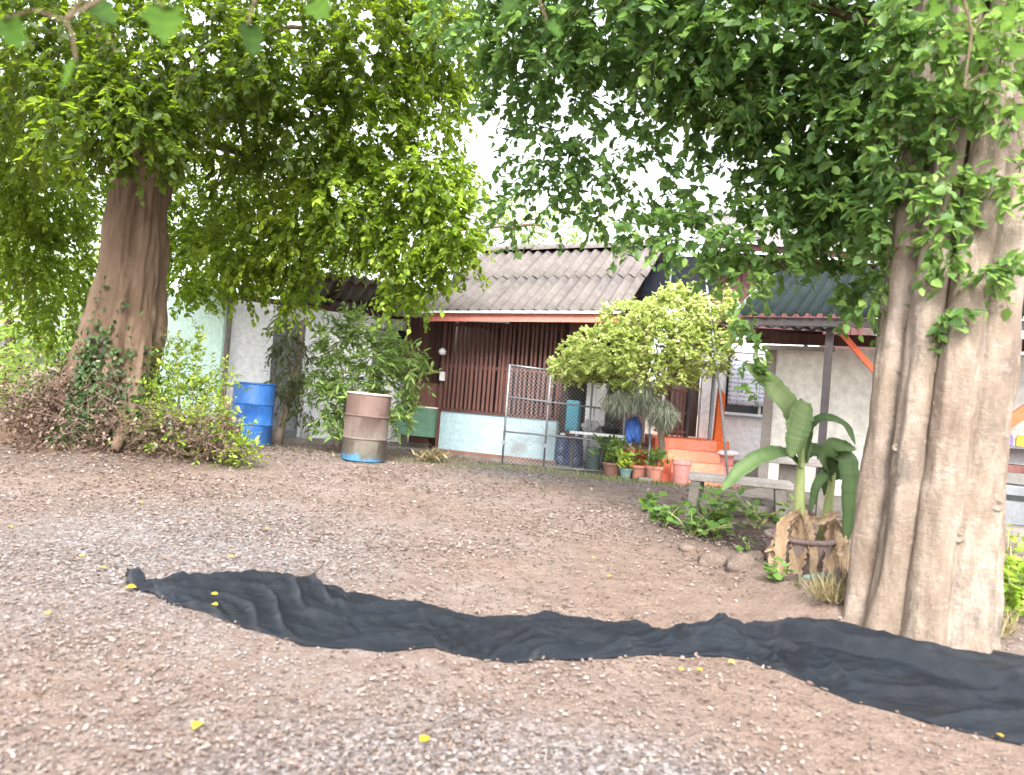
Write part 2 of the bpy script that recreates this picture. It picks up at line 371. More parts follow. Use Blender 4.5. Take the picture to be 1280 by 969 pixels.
def spray_leaves(S, D, L, k, leafL, droop=.5, sag=.35, asp=.5, tone=None, jit=.5):
    """k leaves alternating along each spray; returns arrays for leaf_mesh"""
    n = len(S); D = nrm(D); t = (np.arange(k) + rng.uniform(.2, .9, (n, k))) / k
    L = np.broadcast_to(L, n)
    P = S[:, None] + D[:, None] * (L[:, None] * t)[..., None]; P[..., 2] -= sag * L[:, None] * t * t
    side = nrm(np.cross(D, np.array([0, 0, 1.0])) + rdir(n) * .25)[:, None] * np.where(np.arange(k) % 2, 1, -1)[None, :, None]
    d = D[:, None] * .6 + side * .8 + rng.normal(size=(n, k, 3)) * jit; d[..., 2] -= droop
    nn = np.array([0, 0, 1.0]) + rng.normal(size=(n, k, 3)) * .55
    l = leafL * rng.uniform(.5, 1.35, (n, k)); rn = np.clip(rng.normal(.42, .2, (n, k)) + (0 if tone is None else tone[:, None]) + .5 * (rng.uniform(0, 1, (n, k)) < .05), 0, 1)
    return P.reshape(-1, 3), d.reshape(-1, 3), nn.reshape(-1, 3), l.ravel(), (l * asp).ravel(), rn.ravel()
def foliage(parent, lobes, mat, leafL=.08, k=12, sprayL=.4, droop=.5, asp=.5, shape=OVATE, name='crown', twig=.003, hollow=.35, up=-.2, sag=.35, stuff=True):
    """lobes: (centre, radii, number of sprays, tone). Fills each with drooping leafy sprays; returns crown object"""
    acc = []; SS = []; EE = []
    for (c, r_, n, tone) in lobes:
        S, u = in_ell(c, r_, n, hollow); D = u * .8 + rdir(n) * .7; D[:, 2] += up
        L = sprayL * rng.uniform(.6, 1.3, n)
        acc.append(spray_leaves(S, D, L, k, leafL, droop, sag, asp, tone + rng.normal(0, .12, n)))
        E = S + nrm(D) * L[:, None]; E[:, 2] -= sag * L; SS.append(S); EE.append(E)
    A = [np.concatenate([a[i] for a in acc]) for i in range(6)]
    off = np.array(parent.location) if parent else np.zeros(3)
    o = link(name, leaf_mesh(name, A[0] - off, *A[1:], shape=shape), mat, parent)
    if stuff: o['kind'] = 'stuff'
    if twig:
        t = link('twigs', prism_mesh('twigs', np.concatenate(SS) - off, np.concatenate(EE) - off, twig, twig * .4), M['twig'], parent); t['kind'] = 'stuff'
    return o
def limb(mb, p, q, r0, r1, bend=.15, n=7, sides=8):
    p, q = np.array(p, float), np.array(q, float); L = np.linalg.norm(q - p); w = rng.normal(size=3) * L * bend; pts = []; rad = []
    for i in range(n):
        t = i / (n - 1); pts.append(p + (q - p) * t + w * math.sin(math.pi * t) + np.array((0, 0, L * .12 * math.sin(math.pi * t)))); rad.append(r0 + (r1 - r0) * t)
    mb.tube(pts, rad, sides)
def fluted(lobes_at, H, nz=70, nt=120, rough=.012, pw=None):
    """trunk skin: union of round stems lobes_at(z) -> (centre, [(offset xy, radius)])"""
    mb = MB(); V = []
    for i in range(nz):
        z = H * i / (nz - 1); c, lo = lobes_at(z)
        for j in range(nt):
            t = 2 * math.pi * j / nt; d = np.array((math.cos(t), math.sin(t))); r_ = 0
            for (o, q) in lo:
                pr = o[0] * d[0] + o[1] * d[1]; dd = q * q - (o[0] ** 2 + o[1] ** 2) + pr * pr
                if dd > 0: r_ = max(r_, pr + math.sqrt(dd))
            r_ = max(r_, .05)
            nz_ = mnoise.noise((d[0] * 2.2, d[1] * 2.2, z * 1.6)) * 2.2 + mnoise.noise((d[0] * 7, d[1] * 7, z * 4)) * 1.0
            r_ += rough * nz_
            V.append((c[0] + d[0] * r_, c[1] + d[1] * r_, z))
    fs = [(i * nt + j, i * nt + (j + 1) % nt, (i + 1) * nt + (j + 1) % nt, (i + 1) * nt + j) for i in range(nz - 1) for j in range(nt)]
    return mb.add(V, fs)

# ------------------------------------------------------------------ ground: one sheet, fine near the camera
xs = np.concatenate([[-400, -200, -90, -45, -28, -18, -13], np.arange(-10, 8.01, .09), [9, 11, 15, 22, 40, 90, 200, 400]])
ys = np.concatenate([[-60, -20, -6, -2, 0], np.arange(1.0, 14.01, .08), [15, 17, 20, 25, 35, 60, 120, 250, 600]])
GX, GY = np.meshgrid(xs, ys); GZ = gz(GX, GY)
fineb = 0.009 * wav(GX, GY, 9.0, .7) + .006 * wav(GX, GY, 17.0, 2.1)
GZ = GZ + np.where((np.abs(GX) < 10) & (GY > .5) & (GY < 14), fineb, 0)
V = np.stack([GX, GY, GZ], -1).reshape(-1, 3); nx, ny = len(xs), len(ys)
ii = (np.arange(ny - 1)[:, None] * nx + np.arange(nx - 1)[None]).ravel()
me = np_mesh('ground', V, np.stack([ii, ii + 1, ii + nx + 1, ii + nx], 1))
bx, by = V[:, 0], V[:, 1]
gp = gnd(745, 596); near = gnd(560, 900)
grav = np.exp(-(((bx - gp[0]) / 1.5) ** 2 + ((by - gp[1]) / .8) ** 2)) * 1.5 + .75 * np.exp(-(((bx - .2) / 1.2) ** 2 + ((by - 2.3) / .75) ** 2)) + .45 * np.exp(-(((bx + 2.2) / 2.2) ** 2 + ((by - 5.2) / 2.5) ** 2))
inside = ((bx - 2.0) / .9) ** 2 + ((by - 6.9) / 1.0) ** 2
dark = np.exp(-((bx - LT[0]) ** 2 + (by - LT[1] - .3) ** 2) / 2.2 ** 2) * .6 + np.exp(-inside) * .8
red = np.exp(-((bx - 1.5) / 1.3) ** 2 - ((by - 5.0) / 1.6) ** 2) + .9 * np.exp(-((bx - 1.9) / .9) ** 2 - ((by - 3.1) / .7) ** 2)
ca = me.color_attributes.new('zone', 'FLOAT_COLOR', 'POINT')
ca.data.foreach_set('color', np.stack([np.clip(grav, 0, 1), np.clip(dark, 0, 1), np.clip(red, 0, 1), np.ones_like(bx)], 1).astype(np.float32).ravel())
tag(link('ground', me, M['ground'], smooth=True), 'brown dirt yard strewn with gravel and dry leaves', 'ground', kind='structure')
up_e = [(158, 722), (180, 731), (205, 727), (240, 719), (300, 719), (350, 721), (385, 723), (405, 733), (430, 746), (500, 754), (560, 764), (605, 771), (650, 770), (720, 779), (800, 785), (850, 788), (895, 790), (930, 797), (980, 800), (1060, 806), (1160, 815), (1280, 830), (1400, 846)]
lo_e = [(160, 734), (178, 741), (200, 750), (240, 765), (285, 780), (330, 795), (375, 805), (430, 811), (490, 812), (545, 809), (572, 818), (605, 826), (655, 828), (700, 822), (770, 822), (825, 818), (885, 822), (935, 827), (985, 848), (1060, 876), (1160, 905), (1280, 932), (1400, 958)]
NETP = np.array([gnd(*q)[:2] for q in up_e + lo_e[::-1]])
def in_net(x, y):
    r_ = np.zeros(len(x), bool); a = NETP; b = np.roll(NETP, -1, axis=0)
    for (p, q) in zip(a, b):
        if p[1] != q[1]: r_ ^= ((p[1] > y) != (q[1] > y)) & (x < (q[0] - p[0]) * (y - p[1]) / (q[1] - p[1]) + p[0])
    return r_
def scatter(n, x0, x1, y0, y1, dens=None):
    y = y0 * (y1 / y0) ** rng.uniform(0, 1, n); w = np.clip(y * .78, 1, 20)
    x = rng.uniform(-1, 1, n) * w; keep = (x > x0) & (x < x1)
    if dens is not None: keep &= rng.uniform(0, 1, n) < dens(x, y)
    keep &= ~in_net(x, y); return x[keep], y[keep]
# gravel chips
def gdens(x, y):
    g = np.exp(-(((x - gp[0]) / 1.6) ** 2 + ((y - gp[1]) / .8) ** 2)) + .9 * np.exp(-(((x - .1) / 1.3) ** 2 + ((y - 2.4) / .8) ** 2)) + .5 * np.exp(-(((x + 2.2) / 2.2) ** 2 + ((y - 5.2) / 2.5) ** 2))
    r_ = np.exp(-((x - 1.5) / 1.1) ** 2 - ((y - 4.9) / 1.5) ** 2) + np.exp(-((x - 1.9) / .8) ** 2 - ((y - 3.1) / .6) ** 2)
    return np.clip(.25 + g - .8 * r_, .04, 1) * np.clip(.55 + .9 * wav(x, y, 1.3, 3), .1, 1)
px_, py_ = scatter(90000, -9, 7, 1.7, 13, gdens); n = len(px_)
OCT = np.array([(1, 0, 0), (0, 1, 0), (-1, 0, 0), (0, -1, 0), (.1, .1, 1), (0, 0, -.6)]); OF = np.array([(0, 1, 4), (1, 2, 4), (2, 3, 4), (3, 0, 4), (1, 0, 5), (2, 1, 5), (3, 2, 5), (0, 3, 5)])
sz = np.clip(rng.lognormal(math.log(.0062), .42, n), .003, .016) * np.clip(.7 + py_ * .06, .8, 1.4)
th = rng.uniform(0, 6.28, n); sc3 = np.stack([sz * rng.uniform(.8, 1.4, n), sz * rng.uniform(.6, 1, n), sz * rng.uniform(.4, .7, n)], 1)
o3 = OCT[None] * sc3[:, None] * rng.uniform(.75, 1.25, (n, 6, 1)); c_, s_ = np.cos(th)[:, None], np.sin(th)[:, None]
o3 = np.stack([o3[..., 0] * c_ - o3[..., 1] * s_, o3[..., 0] * s_ + o3[..., 1] * c_, o3[..., 2]], -1)
PV = o3 + np.stack([px_, py_, gz(px_, py_) + sz * .25 + .004], 1)[:, None]
g = link('gravel', np_mesh('gravel', PV.reshape(-1, 3), (np.arange(n)[:, None, None] * 6 + OF[None]).reshape(-1, 3), np.repeat(np.clip(rng.normal(.45, .25, n), 0, 1), 8)), M['pebble'])
tag(g, 'pale loose gravel chips spread over the yard', 'gravel', kind='stuff')
# dry leaf litter
def ldens(x, y):
    r_ = np.exp(-((x - 1.6) / 1.0) ** 2 - ((y - 4.6) / 1.2) ** 2) + np.exp(-((x - 1.9) / .8) ** 2 - ((y - 3.1) / .6) ** 2) + np.exp(-(((x - gp[0]) / 1.5) ** 2 + ((y - gp[1]) / .7) ** 2))
    return np.clip(.75 - .55 * r_, .22, 1) * np.clip(.6 + .7 * wav(x, y, .9, 5), .15, 1)
lx, ly = scatter(80000, -9, 7, 1.8, 13.2, ldens); n = len(lx)
fx, fy = scatter(34000, -9, 6, 5.5, 12.5, lambda x, y: np.clip(ldens(x, y) * (.5 + .5 * np.exp(-((x - LT[0]) ** 2 + (y - LT[1]) ** 2) / 9)), 0, 1)); lx = np.concatenate([lx, fx]); ly = np.concatenate([ly, fy]); n = len(lx)
D = np.stack([rng.normal(size=n), rng.normal(size=n), rng.normal(0, .22, n)], 1); NN = np.array([0, 0, 1.0]) + rng.normal(0, .3, (n, 3))
l = rng.uniform(.012, .034, n) * np.clip(.6 + .11 * ly, .9, 1.7)
tag(link('leaf_litter', leaf_mesh('leaf_litter', np.stack([lx, ly, gz(lx, ly) + .012], 1), D, NN, l, l * .55, np.clip(rng.normal(.45, .27, n), 0, 1)), M['litter']),
    'dry brown fallen leaves covering the yard', 'leaf litter', kind='stuff')
# fallen yellow leaves, each its own
yl = [(163, 741, 1.5), (68, 777, 1), (259, 910, 1.6), (534, 940, 1.3), (278, 762, .9), (271, 776, 1), (884, 849, 1.1), (860, 844, 1), (918, 836, .9), (340, 667, .8), (430, 672, .8),
      (180, 633, .9), (112, 703, .9), (292, 701, .8), (136, 718, 1), (128, 606, .8), (745, 703, .8), (770, 727, .8), (725, 640, .7), (1262, 931, 1), (196, 605, .8), (228, 603, .8), (20, 668, .9)]
for i, (a, b, s) in enumerate(yl):
    hd = np.array([math.cos(i * 2.4), math.sin(i * 2.4), .04])
    over = a in (278, 271)
    ym = leaf_mesh('fallen_leaf', np.array([[-.03, 0, 0.0]]), hd[None], np.array([[.08, -.3, 1.0]]), .042 * s, .03 * s, np.array([(i * .37) % 1.0]))
    o = link('fallen_leaf', ym, M['yellow_leaf'], loc=on(a, b, .03 if not over else .075))
    tag(o, *(('small yellow leaf lying on the black net', 'leaf', 'yellow leaves on the net') if over else ('small yellow leaf fallen on the bare ground', 'leaf', 'fallen yellow leaves')))
# grass by the foot of the house and gate
def blades(name, label, cat, cx, cy, rx, ry, n, h, mat, kind='stuff', spread=.35):
    x = cx + rng.normal(0, .5, n) * rx; y = cy + rng.normal(0, .5, n) * ry
    D = np.stack([rng.normal(0, spread, n), rng.normal(0, spread, n), np.ones(n)], 1); NN = rdir(n)
    P = np.stack([x, y, gz(x, y)], 1); hh = h * rng.uniform(.4, 1.2, n); loc = np.array((cx, cy, float(gz(cx, cy))))
    o = link(name, leaf_mesh(name, P - loc, D, NN, hh, .006 + hh * .07, np.clip(rng.normal(.5, .25, n), 0, 1), LANCE), mat, loc=loc); return tag(o, label, cat, kind=kind)
gq = gnd(660, 588); blades('grass', 'short green grass along the foot of the slatted house', 'grass', gq[0], gq[1] + .1, 3.2, .6, 1800, .05, M['grass'])
gq = gnd(815, 604); blades('grass', 'strip of grass below the orange steps', 'grass', gq[0], gq[1], 1.3, .3, 1200, .06, M['grass'])

# ------------------------------------------------------------------ black shade net across the yard
def resample(E, n):
    E = np.array([gnd(*q)[:2] for q in E]); s = np.concatenate([[0], np.cumsum(np.hypot(*np.diff(E, axis=0).T))]); s /= s[-1]; t = np.linspace(0, 1, n)
    return np.stack([np.interp(t, np.linspace(0, 1, len(E)), E[:, k]) for k in (0, 1)], 1)
NU, NV = 620, 72
A = resample(up_e, NU); B = resample(lo_e, NU); u = np.linspace(0, 1, NU)[:, None]; v = np.linspace(0, 1, NV)[None]
X = A[:, 0:1] * (1 - v) + B[:, 0:1] * v; Y = A[:, 1:2] * (1 - v) + B[:, 1:2] * v
X = X + .02 * wav(u * 30, v * 2, 1) * 1.0; Y = Y + .018 * np.sin(u * 75) * np.cos(v * 4) + .012 * wav(u * 60, v * 3, 1, 2)
edge = np.clip(np.minimum(v, 1 - v) / .16, 0, 1) ** .6
warp = v * 9 + 3.0 * np.sin(u * 13) + 1.6 * np.sin(u * 31 + v * 3)
fold = (1 - np.abs(np.sin(warp))) ** 2.2
cross_ = (1 - np.abs(np.sin(u * 34 + v * 5.5 + 1.5 * np.sin(u * 9)))) ** 3
fold2 = (1 - np.abs(np.sin(v * 19 + 4 * np.sin(u * 9 + 1) + 1.0 * np.sin(u * 27)))) ** 3
hgt = .018 + .013 * fold2 * (.3 + .7 * np.sin(u * 23 + v * 2) ** 2) + .003 * wav(u * 90, v * 16, 1, 3) + .036 * fold + .02 * cross_ * (.3 + .7 * np.sin(u * 17) ** 2) + .012 * wav(u * 55, v * 6, 1) + .012 * wav(u * 20, v * 3, 1.0, 2)
pk = lambda c, w: np.exp(-((u - c) / w) ** 2)
hgt = hgt + .085 * pk(.735, .032) * np.exp(-((v - .25) / .35) ** 2) + .05 * pk(.56, .03) * np.exp(-((v - .7) / .3) ** 2) + .05 * pk(.03, .012) * np.exp(-((v - .2) / .4) ** 2) + .045 * pk(.28, .03) * np.exp(-((v - .25) / .3) ** 2)
vf = .12 + .50 * sm(.74, 1.0, u); step = sm(0, 1, (v - vf + .05) / .05)
hgt = hgt + sm(.74, .80, u) * (.095 * (1 - step) * np.exp(-((v - vf) / .3) ** 2) - .006)
Z = gz(X, Y) + .006 + edge * np.maximum(hgt, .006)
ii = (np.arange(NU - 1)[:, None] * NV + np.arange(NV - 1)[None]).ravel()
org = on(720, 800)
o = link('shade_net', np_mesh('shade_net', np.stack([X, Y, Z], -1).reshape(-1, 3) - org, np.stack([ii, ii + NV, ii + NV + 1, ii + 1], 1)), M['net'], loc=org, smooth=True)
md = o.modifiers.new('thickness', 'SOLIDIFY'); md.thickness = .004; md.offset = 1
tag(o, 'long crumpled black shade net lying across the dirt yard', 'shade net')

# ------------------------------------------------------------------ big tree with the smooth pale fluted trunk
t = thing('fluted_tree', 'large leafy tree with pale fluted trunk beside the black net', 'tree', (RT[0], RT[1], float(gz(RT[0], RT[1])) - .06))
LEAN = np.array((.068, .05))
def lobR(z):
    fl = 1 + .10 * math.exp(-z / .35); k = 1 - .04 * z; sp = .93 + .02 * z; tw = .10 * z
    c = LEAN * z
    L = [((-.33, .10), .08), ((-.26, -.075), .097), ((-.095, -.205), .11), ((.12, -.205), .13), ((.295, -.03), .132), ((.2, .22), .15), ((-.02, .27), .14), ((-.2, .24), .12)]
    L = [((o[0] * math.cos(tw) - o[1] * math.sin(tw), o[0] * math.sin(tw) + o[1] * math.cos(tw)), r_) for o, r_ in L]
    return c, [((o[0] * sp * fl * .98, o[1] * sp * fl), r_ * k * (1 + .15 * math.exp(-z / .3))) for o, r_ in L]
fluted(lobR, 4.2, 130, 280, .016).build('trunk', M['bark_right'], t, smooth=True)
b0 = np.array(t.location)
_KN = 1
def knot(parent, p, s):
    mb = MB(); mb.lathe([(s * .1, -s * .25), (s * .55, .0), (s * .9, s * .1), (s, s * .02), (s * 1.1, -s * .3)], 12); o = mb.build('knot', M['bark_right'], parent, smooth=True); o.location = [float(q) for q in p]; return o
for (kx, ky, ks) in ((1197, 672, .03), (1247, 632, .034), (1120, 560, .02), (1172, 505, .022)):
    _d = ray(kx, ky); _t = np.linspace(4.0, 5.2, 400); _hit = None
    for _y in _t:
        _p = CAM + _d * (_y / _d[1]); _c, _lo = lobR(_p[2] - b0[2])
        if any((_p[0] - b0[0] - _c[0] - o_[0]) ** 2 + (_p[1] - b0[1] - _c[1] - o_[1]) ** 2 < q_ * q_ for o_, q_ in _lo): _hit = _p; break
    if _hit is not None: knot(t, _hit - b0, ks).rotation_euler = (R(90), 0, R(-20))
RL = []
def RLb(px, py, Y, r_, n, tone=0.0):
    if not hasattr(r_, '__len__'): r_ = (r_, r_, r_ * .8)
    RL.append((at(px, py, Y), r_, n, tone))
# high canopy over the frame, then the drooping parts that show
for q in ((760, -90, 6.2, .8, 60), (900, -100, 6.0, .9, 80), (1080, -90, 5.5, 1.0, 90), (1280, -60, 5.0, 1.0, 80), (1350, 120, 6.3, .9, 60), (1180, -200, 4.8, .9, 60), (1420, -60, 5, 1.0, 60)): RLb(*q, -.05)
for q in ((690, 20, 6.6, .6, 55), (780, 10, 6.3, .65, 70), (880, 20, 6.0, .7, 90), (980, 40, 5.8, .7, 90), (1080, 60, 5.6, .6, 80), (1020, 140, 5.9, .55, 70), (930, 110, 6.2, .45, 48), (850, 75, 6.4, .42, 36),
          (770, 60, 6.8, .4, 32), (1090, 190, 5.7, .45, 55), (1020, 230, 6.0, .36, 40), (950, 165, 6.3, .25, 8), (1070, 270, 5.8, .3, 30), (650, 40, 6.8, .4, 30), (610, 10, 6.8, .5, 40)): RLb(*q, -.05)
# thinner sprays in front of the bright sky
for q in ((725, 140, 7, .4, 12), (765, 190, 7, .4, 12), (715, 215, 7.2, .3, 8), (745, 255, 7.2, .25, 7), (690, 255, 7.3, .22, 6), (795, 255, 7.0, .22, 6), (645, 255, 7.4, .2, 5), (665, 190, 7.2, .25, 6), (640, 110, 7.2, .25, 8), (690, 110, 7.2, .3, 9), (860, 140, 6.6, .3, 8), (905, 160, 6.5, .25, 6), (850, 235, 6.6, .15, 3), (655, 150, 7.2, .25, 6), (690, 195, 7.1, .25, 6), (730, 235, 7.1, .2, 4), (815, 215, 6.8, .2, 4), (890, 235, 6.5, .18, 4), (930, 215, 6.4, .18, 4), (780, 150, 7, .3, 6), (985, 200, 6.2, .3, 14)): RLb(*q, -.05)
# hanging sprays in front of the roofs
for q in ((850, 285, 6.4, .2, 12), (800, 285, 6.6, .14, 6), (905, 290, 6.2, .24, 18), (930, 325, 6.1, .12, 6), (965, 285, 6.1, .24, 14), (1020, 300, 6.0, .2, 10), (1065, 355, 5.9, .1, 5), (1088, 340, 5.8, .16, 12)): RLb(*q, .06)
cr = foliage(t, [(c, r_, int(n * 1.9), tn) for c, r_, n, tn in RL], M['leaf_right'], .085, 13, .27, .45, .68, hollow=.2)
# light leaves hanging down over the trunk itself
RL2 = [(at(1185, 235, 4.3), (.12, .08, .16), 34, .2), (at(1180, 300, 4.35), (.1, .08, .14), 24, .2), (at(1175, 390, 4.35), (.06, .05, .12), 12, .2), (at(1245, 335, 4.25), (.12, .06, .06), 16, .0), (at(1220, 60, 4.1), (.28, .15, .2), 50, .35),
       (at(1265, 110, 4.1), (.15, .15, .25), 30, .3), (at(1140, 60, 4.4), (.22, .12, .28), 70, .05), (at(1130, 170, 4.5), (.18, .1, .28), 70, .05), (at(1265, 230, 4.2), (.12, .1, .1), 14, .2), (at(1105, 280, 4.7), (.13, .1, .25), 44, .05), (at(1170, 130, 4.3), (.15, .1, .15), 30, .15), (at(1095, 370, 4.8), (.06, .06, .12), 10, .1), (at(1200, 0, 4.2), (.4, .2, .2), 60, .1)]
RL2 += [(at(930 + 2 * k, 345 + 24 * k, 5.9), (.05, .05, .07), 5 if k < 5 else 3, .15) for k in range(7)]
foliage(t, RL2, M['leaf_right'], .072, 7, .13, .5, .62, name='hanging_foliage')
lm = MB(); top = b0 + np.array((LEAN[0] * 4, LEAN[1] * 4, 3.9))
for i, q in enumerate(RL[:7] + RL[7:22]):
    if i < 7 or i % 2 == 0:
        lm = MB(); st = top + np.array((rng.normal() * .12, rng.normal() * .12, -rng.uniform(0, .5))); limb(lm, st, q[0], .05 if i < 7 else .022, .010, .03); lm.build('limb', M['bark_left'], t, smooth=True, world=True)

# ------------------------------------------------------------------ old tree with roots and ivy on the left
t = thing('old_tree', 'massive old tree with ivy and spreading roots near the blue drum', 'tree', (LT[0], LT[1] + .35, float(gz(LT[0], LT[1])) - .12)); b0 = np.array(t.location)
def lobL(z):
    f = math.exp(-z / .75); k = 1 - .03 * z; c = np.array((.12 - .02 * z - .12 * f, .02 * z)); s = .80 - .08 * sm(1, 3.5, z)
    L = [((-.26 - 1.15 * f, -.02), .24 + .42 * f), ((-.05 - .2 * f, -.22 - .30 * f), .24 + .15 * f), ((.2 + .12 * f, -.14 - .1 * f), .22 + .10 * f), ((.24 + .1 * f, .12), .2 + .1 * f), ((0, .22), .25), ((-.12 - .7 * f, .1), .24 + .35 * f)]
    return c, [((o[0] * s * 1.0, o[1] * s * 1.0), r_ * k * .70) for o, r_ in L]
fluted(lobL, 3.9, 100, 200, .026).build('trunk', M['bark_left'], t, smooth=True)
def tree_limb(a, b, r0, r1, bend=.06):
    lm = MB(); limb(lm, a, b, r0, r1, bend, 9, 12); return lm.build('limb', M['bark_left'], t, smooth=True, world=True)
tp = b0 + np.array((.06, .08, 3.5))
tree_limb(tp + (-.15, 0, -.1), at(120, 20, LT[1] + .3), .27, .12); tree_limb(tp + (.12, 0, -.2), at(255, 90, LT[1] + .4), .24, .1); tree_limb(tp, at(60, 40, LT[1] + 1.2), .2, .06)
for q in ((300, 150, 9.3), (380, 100, 9), (440, 160, 9.3), (350, 240, 9.8), (500, 110, 9.3), (40, 120, 9.4), (20, 30, 8.6), (270, 60, 8.2), (400, 40, 8.6)): tree_limb(tp + (0, 0, rng.uniform(-.1, .5)), at(*q), .06, .012, .08)
rts = [((-1.2, -.45), .10), ((-1.9, -.2), .12), ((-.5, -1.0), .13), ((.35, -.75), .08), ((-1.6, -.75), .08), ((.95, -.35), .07), ((-2.4, .1), .09), ((-.95, -.85), .09)]
for (d, r_) in rts:
    lm = MB(); pts = []; rad = []
    w = rng.normal(size=2) * .18
    for i in range(9):
        s = i / 8; x = LT[0] + .15 + d[0] * s + w[0] * math.sin(s * 5); y = LT[1] + .35 + d[1] * s + w[1] * math.sin(s * 4)
        pts.append((x, y, float(gz(x, y)) + .30 * (1 - s) ** 2.5 + r_ * .35 * (1 - s) - .02 * s)); rad.append(r_ * (1.25 - 1.12 * s ** .8))
    lm.tube(pts, rad, 10).build('root', M['bark_left'], t, smooth=True, world=True)
LL = []
def LLb(px, py, Y, r_, n, tone=0.0):
    if not hasattr(r_, '__len__'): r_ = (r_, r_, r_ * .85)
    LL.append((at(px, py, Y), r_, n, tone))
for q in ((-150, -80, 9.5, 1.6, 110), (80, -110, 9.2, 1.6, 120), (320, -100, 9.2, 1.5, 120), (490, -70, 9.4, 1.0, 60), (150, -260, 10, 1.6, 70), (-200, 60, 10, 1.4, 80), (60, -190, 7.6, 1.5, 110), (330, -190, 8.0, 1.4, 110), (-180, -120, 7.6, 1.4, 80)): LLb(*q, -.1)
for q in ((20, 40, 8.0, .9, 90), (130, 50, 7.8, .8, 90), (250, 60, 7.9, .8, 90), (350, 60, 8.3, .8, 90), (450, 50, 8.6, .7, 80), (540, 40, 9.0, .6, 60), (40, 140, 9.6, .8, 70), (280, 150, 9.0, .65, 70), (370, 160, 9.0, .65, 75), (330, 220, 10.4, .7, 60), (260, 230, 11.2, .7, 60)): LLb(*q, -.36)  # lowered leaf tone paints the shade of the upper canopy into the colour
for q in ((460, 150, 9.2, .6, 70), (530, 130, 9.3, .5, 50), (560, 70, 9.3, .45, 40), (440, 240, 9.3, .55, 65), (510, 220, 9.3, .5, 60), (555, 230, 9.4, .38, 36), (380, 270, 9.6, .5, 60), (310, 300, 10, .55, 60), (250, 320, 11.5, .6, 60), (450, 290, 9.6, .35, 40), (520, 300, 9.5, .42, 48), (565, 295, 9.4, .34, 34), (585, 315, 9.4, .16, 8), (540, 345, 9.6, .2, 10),
          (350, 325, 10, .36, 34), (400, 310, 10, .26, 20), (300, 345, 10.5, .36, 26), (240, 360, 11, .3, 16), (370, 375, 10.2, .18, 9), (500, 360, 9.7, .2, 14), (525, 375, 9.7, .08, 3), (220, 280, 11.8, .5, 40)): LLb(*q, .22)  # raised leaf tone paints the backlit brightness of the lower edges
for q in ((110, 150, 7.6, .45, 40), (190, 160, 7.8, .4, 34), (150, 120, 7.6, .4, 36)): LLb(*q, -.2)
for q in ((60, 220, 11.5, .8, 70), (20, 300, 12, .7, 60), (80, 320, 12.5, .6, 45), (-20, 200, 11, .8, 60), (75, 400, 13, .5, 30), (10, 130, 10.5, .9, 80), (80, 250, 12, .7, 60), (-40, 90, 9.5, .9, 70), (30, 230, 12.5, .9, 70), (10, 320, 13, .8, 60), (70, 360, 13.5, .7, 50), (-10, 260, 12.5, .9, 60)): LLb(*q, .1)
foliage(t, [(c, r_, int(n * 2.3), tn) for c, r_, n, tn in LL], M['leaf_left'], .082, 14, .30, .55, .68, hollow=.2, up=-.35)
# ivy on the trunk, bush and dead vines round the foot
def surf(z, th, extra=.05):
    c, lo = lobL(z); d = np.array((math.cos(th), math.sin(th))); r_ = .1
    for (o, q) in lo:
        pr = o @ d if hasattr(o, 'shape') else o[0] * d[0] + o[1] * d[1]; dd = q * q - (o[0] ** 2 + o[1] ** 2) + pr * pr
        if dd > 0: r_ = max(r_, pr + math.sqrt(dd))
    return b0 + np.array((c[0] + d[0] * (r_ + extra), c[1] + d[1] * (r_ + extra), z)), d
P = []; NNs = []
for i in range(1300):
    z = abs(rng.normal(.65, .42)); th = -math.pi / 2 + rng.normal(-.4, .45) + .1 * math.sin(z * 5)
    p, d = surf(min(z, 2.0), th, rng.uniform(.0, .11)); P.append(p); NNs.append((d[0], d[1], .4))
for i in range(260):
    z = abs(rng.normal(.55, .3)); p, d = surf(z, -.35 + rng.normal(0, .35), rng.uniform(0, .15)); P.append(p); NNs.append((d[0], d[1], .4))
P = np.array(P); NNs = np.array(NNs) + rng.normal(0, .35, (len(P), 3)); D = rng.normal(0, .5, (len(P), 3)); D[:, 2] -= .8; org = np.array(t.location)
o = link('ivy', leaf_mesh('ivy', P - org, D, NNs, .068 * rng.uniform(.6, 1.3, len(P)), .055 * rng.uniform(.7, 1.2, len(P)), np.clip(rng.normal(.45, .25, len(P)), 0, 1)), M['leaf_ivy'], loc=org)
tag(o, 'dark green ivy climbing the foot of the massive old tree', 'ivy')
def bush(name, label, spots, mat, leafL, stems, stem_mat, base, k=10, sprayL=.3, shape=OVATE, droop=.1, up=.3, asp=.5, group=None):
    b = thing(name, label, 'bush', base, group=group); foliage(b, spots, mat, leafL, k, sprayL, droop, asp, shape, 'foliage', .0025, .1, up, .15)
    for (p, q, r_) in stems:
        mb = MB(); limb(mb, p, q, r_, r_ * .4, .1, 6, 6); mb.build('stem', stem_mat, b, smooth=True, world=True)
    return b
def bq(px, py, Y, r_, n, tone=0): return (at(px, py, Y), (r_, r_, r_) if not hasattr(r_, '__len__') else r_, n, tone)
bs = on(232, 572)
bush('wild_bush', 'yellow green wild bush growing between old tree and blue drum', [bq(212, 465, 8.9, .26, 60, -.1), (at(222, 505, 8.8), (.34, .26, .28), 120, 0), (at(262, 540, 8.6), (.28, .22, .2), 100, .15), (at(205, 540, 8.5), (.3, .18, .2), 70, -.1), bq(298, 562, 8.4, .14, 44, .2), bq(262, 485, 9, .18, 30, .1), bq(240, 440, 9.1, .18, 18, .1)],
     M['leaf_bush'], .06, [(bs, at(a_, b_, 8.8), .012) for a_, b_ in ((220, 450), (250, 460), (280, 500), (205, 500), (300, 545))], M['twig'], bs)
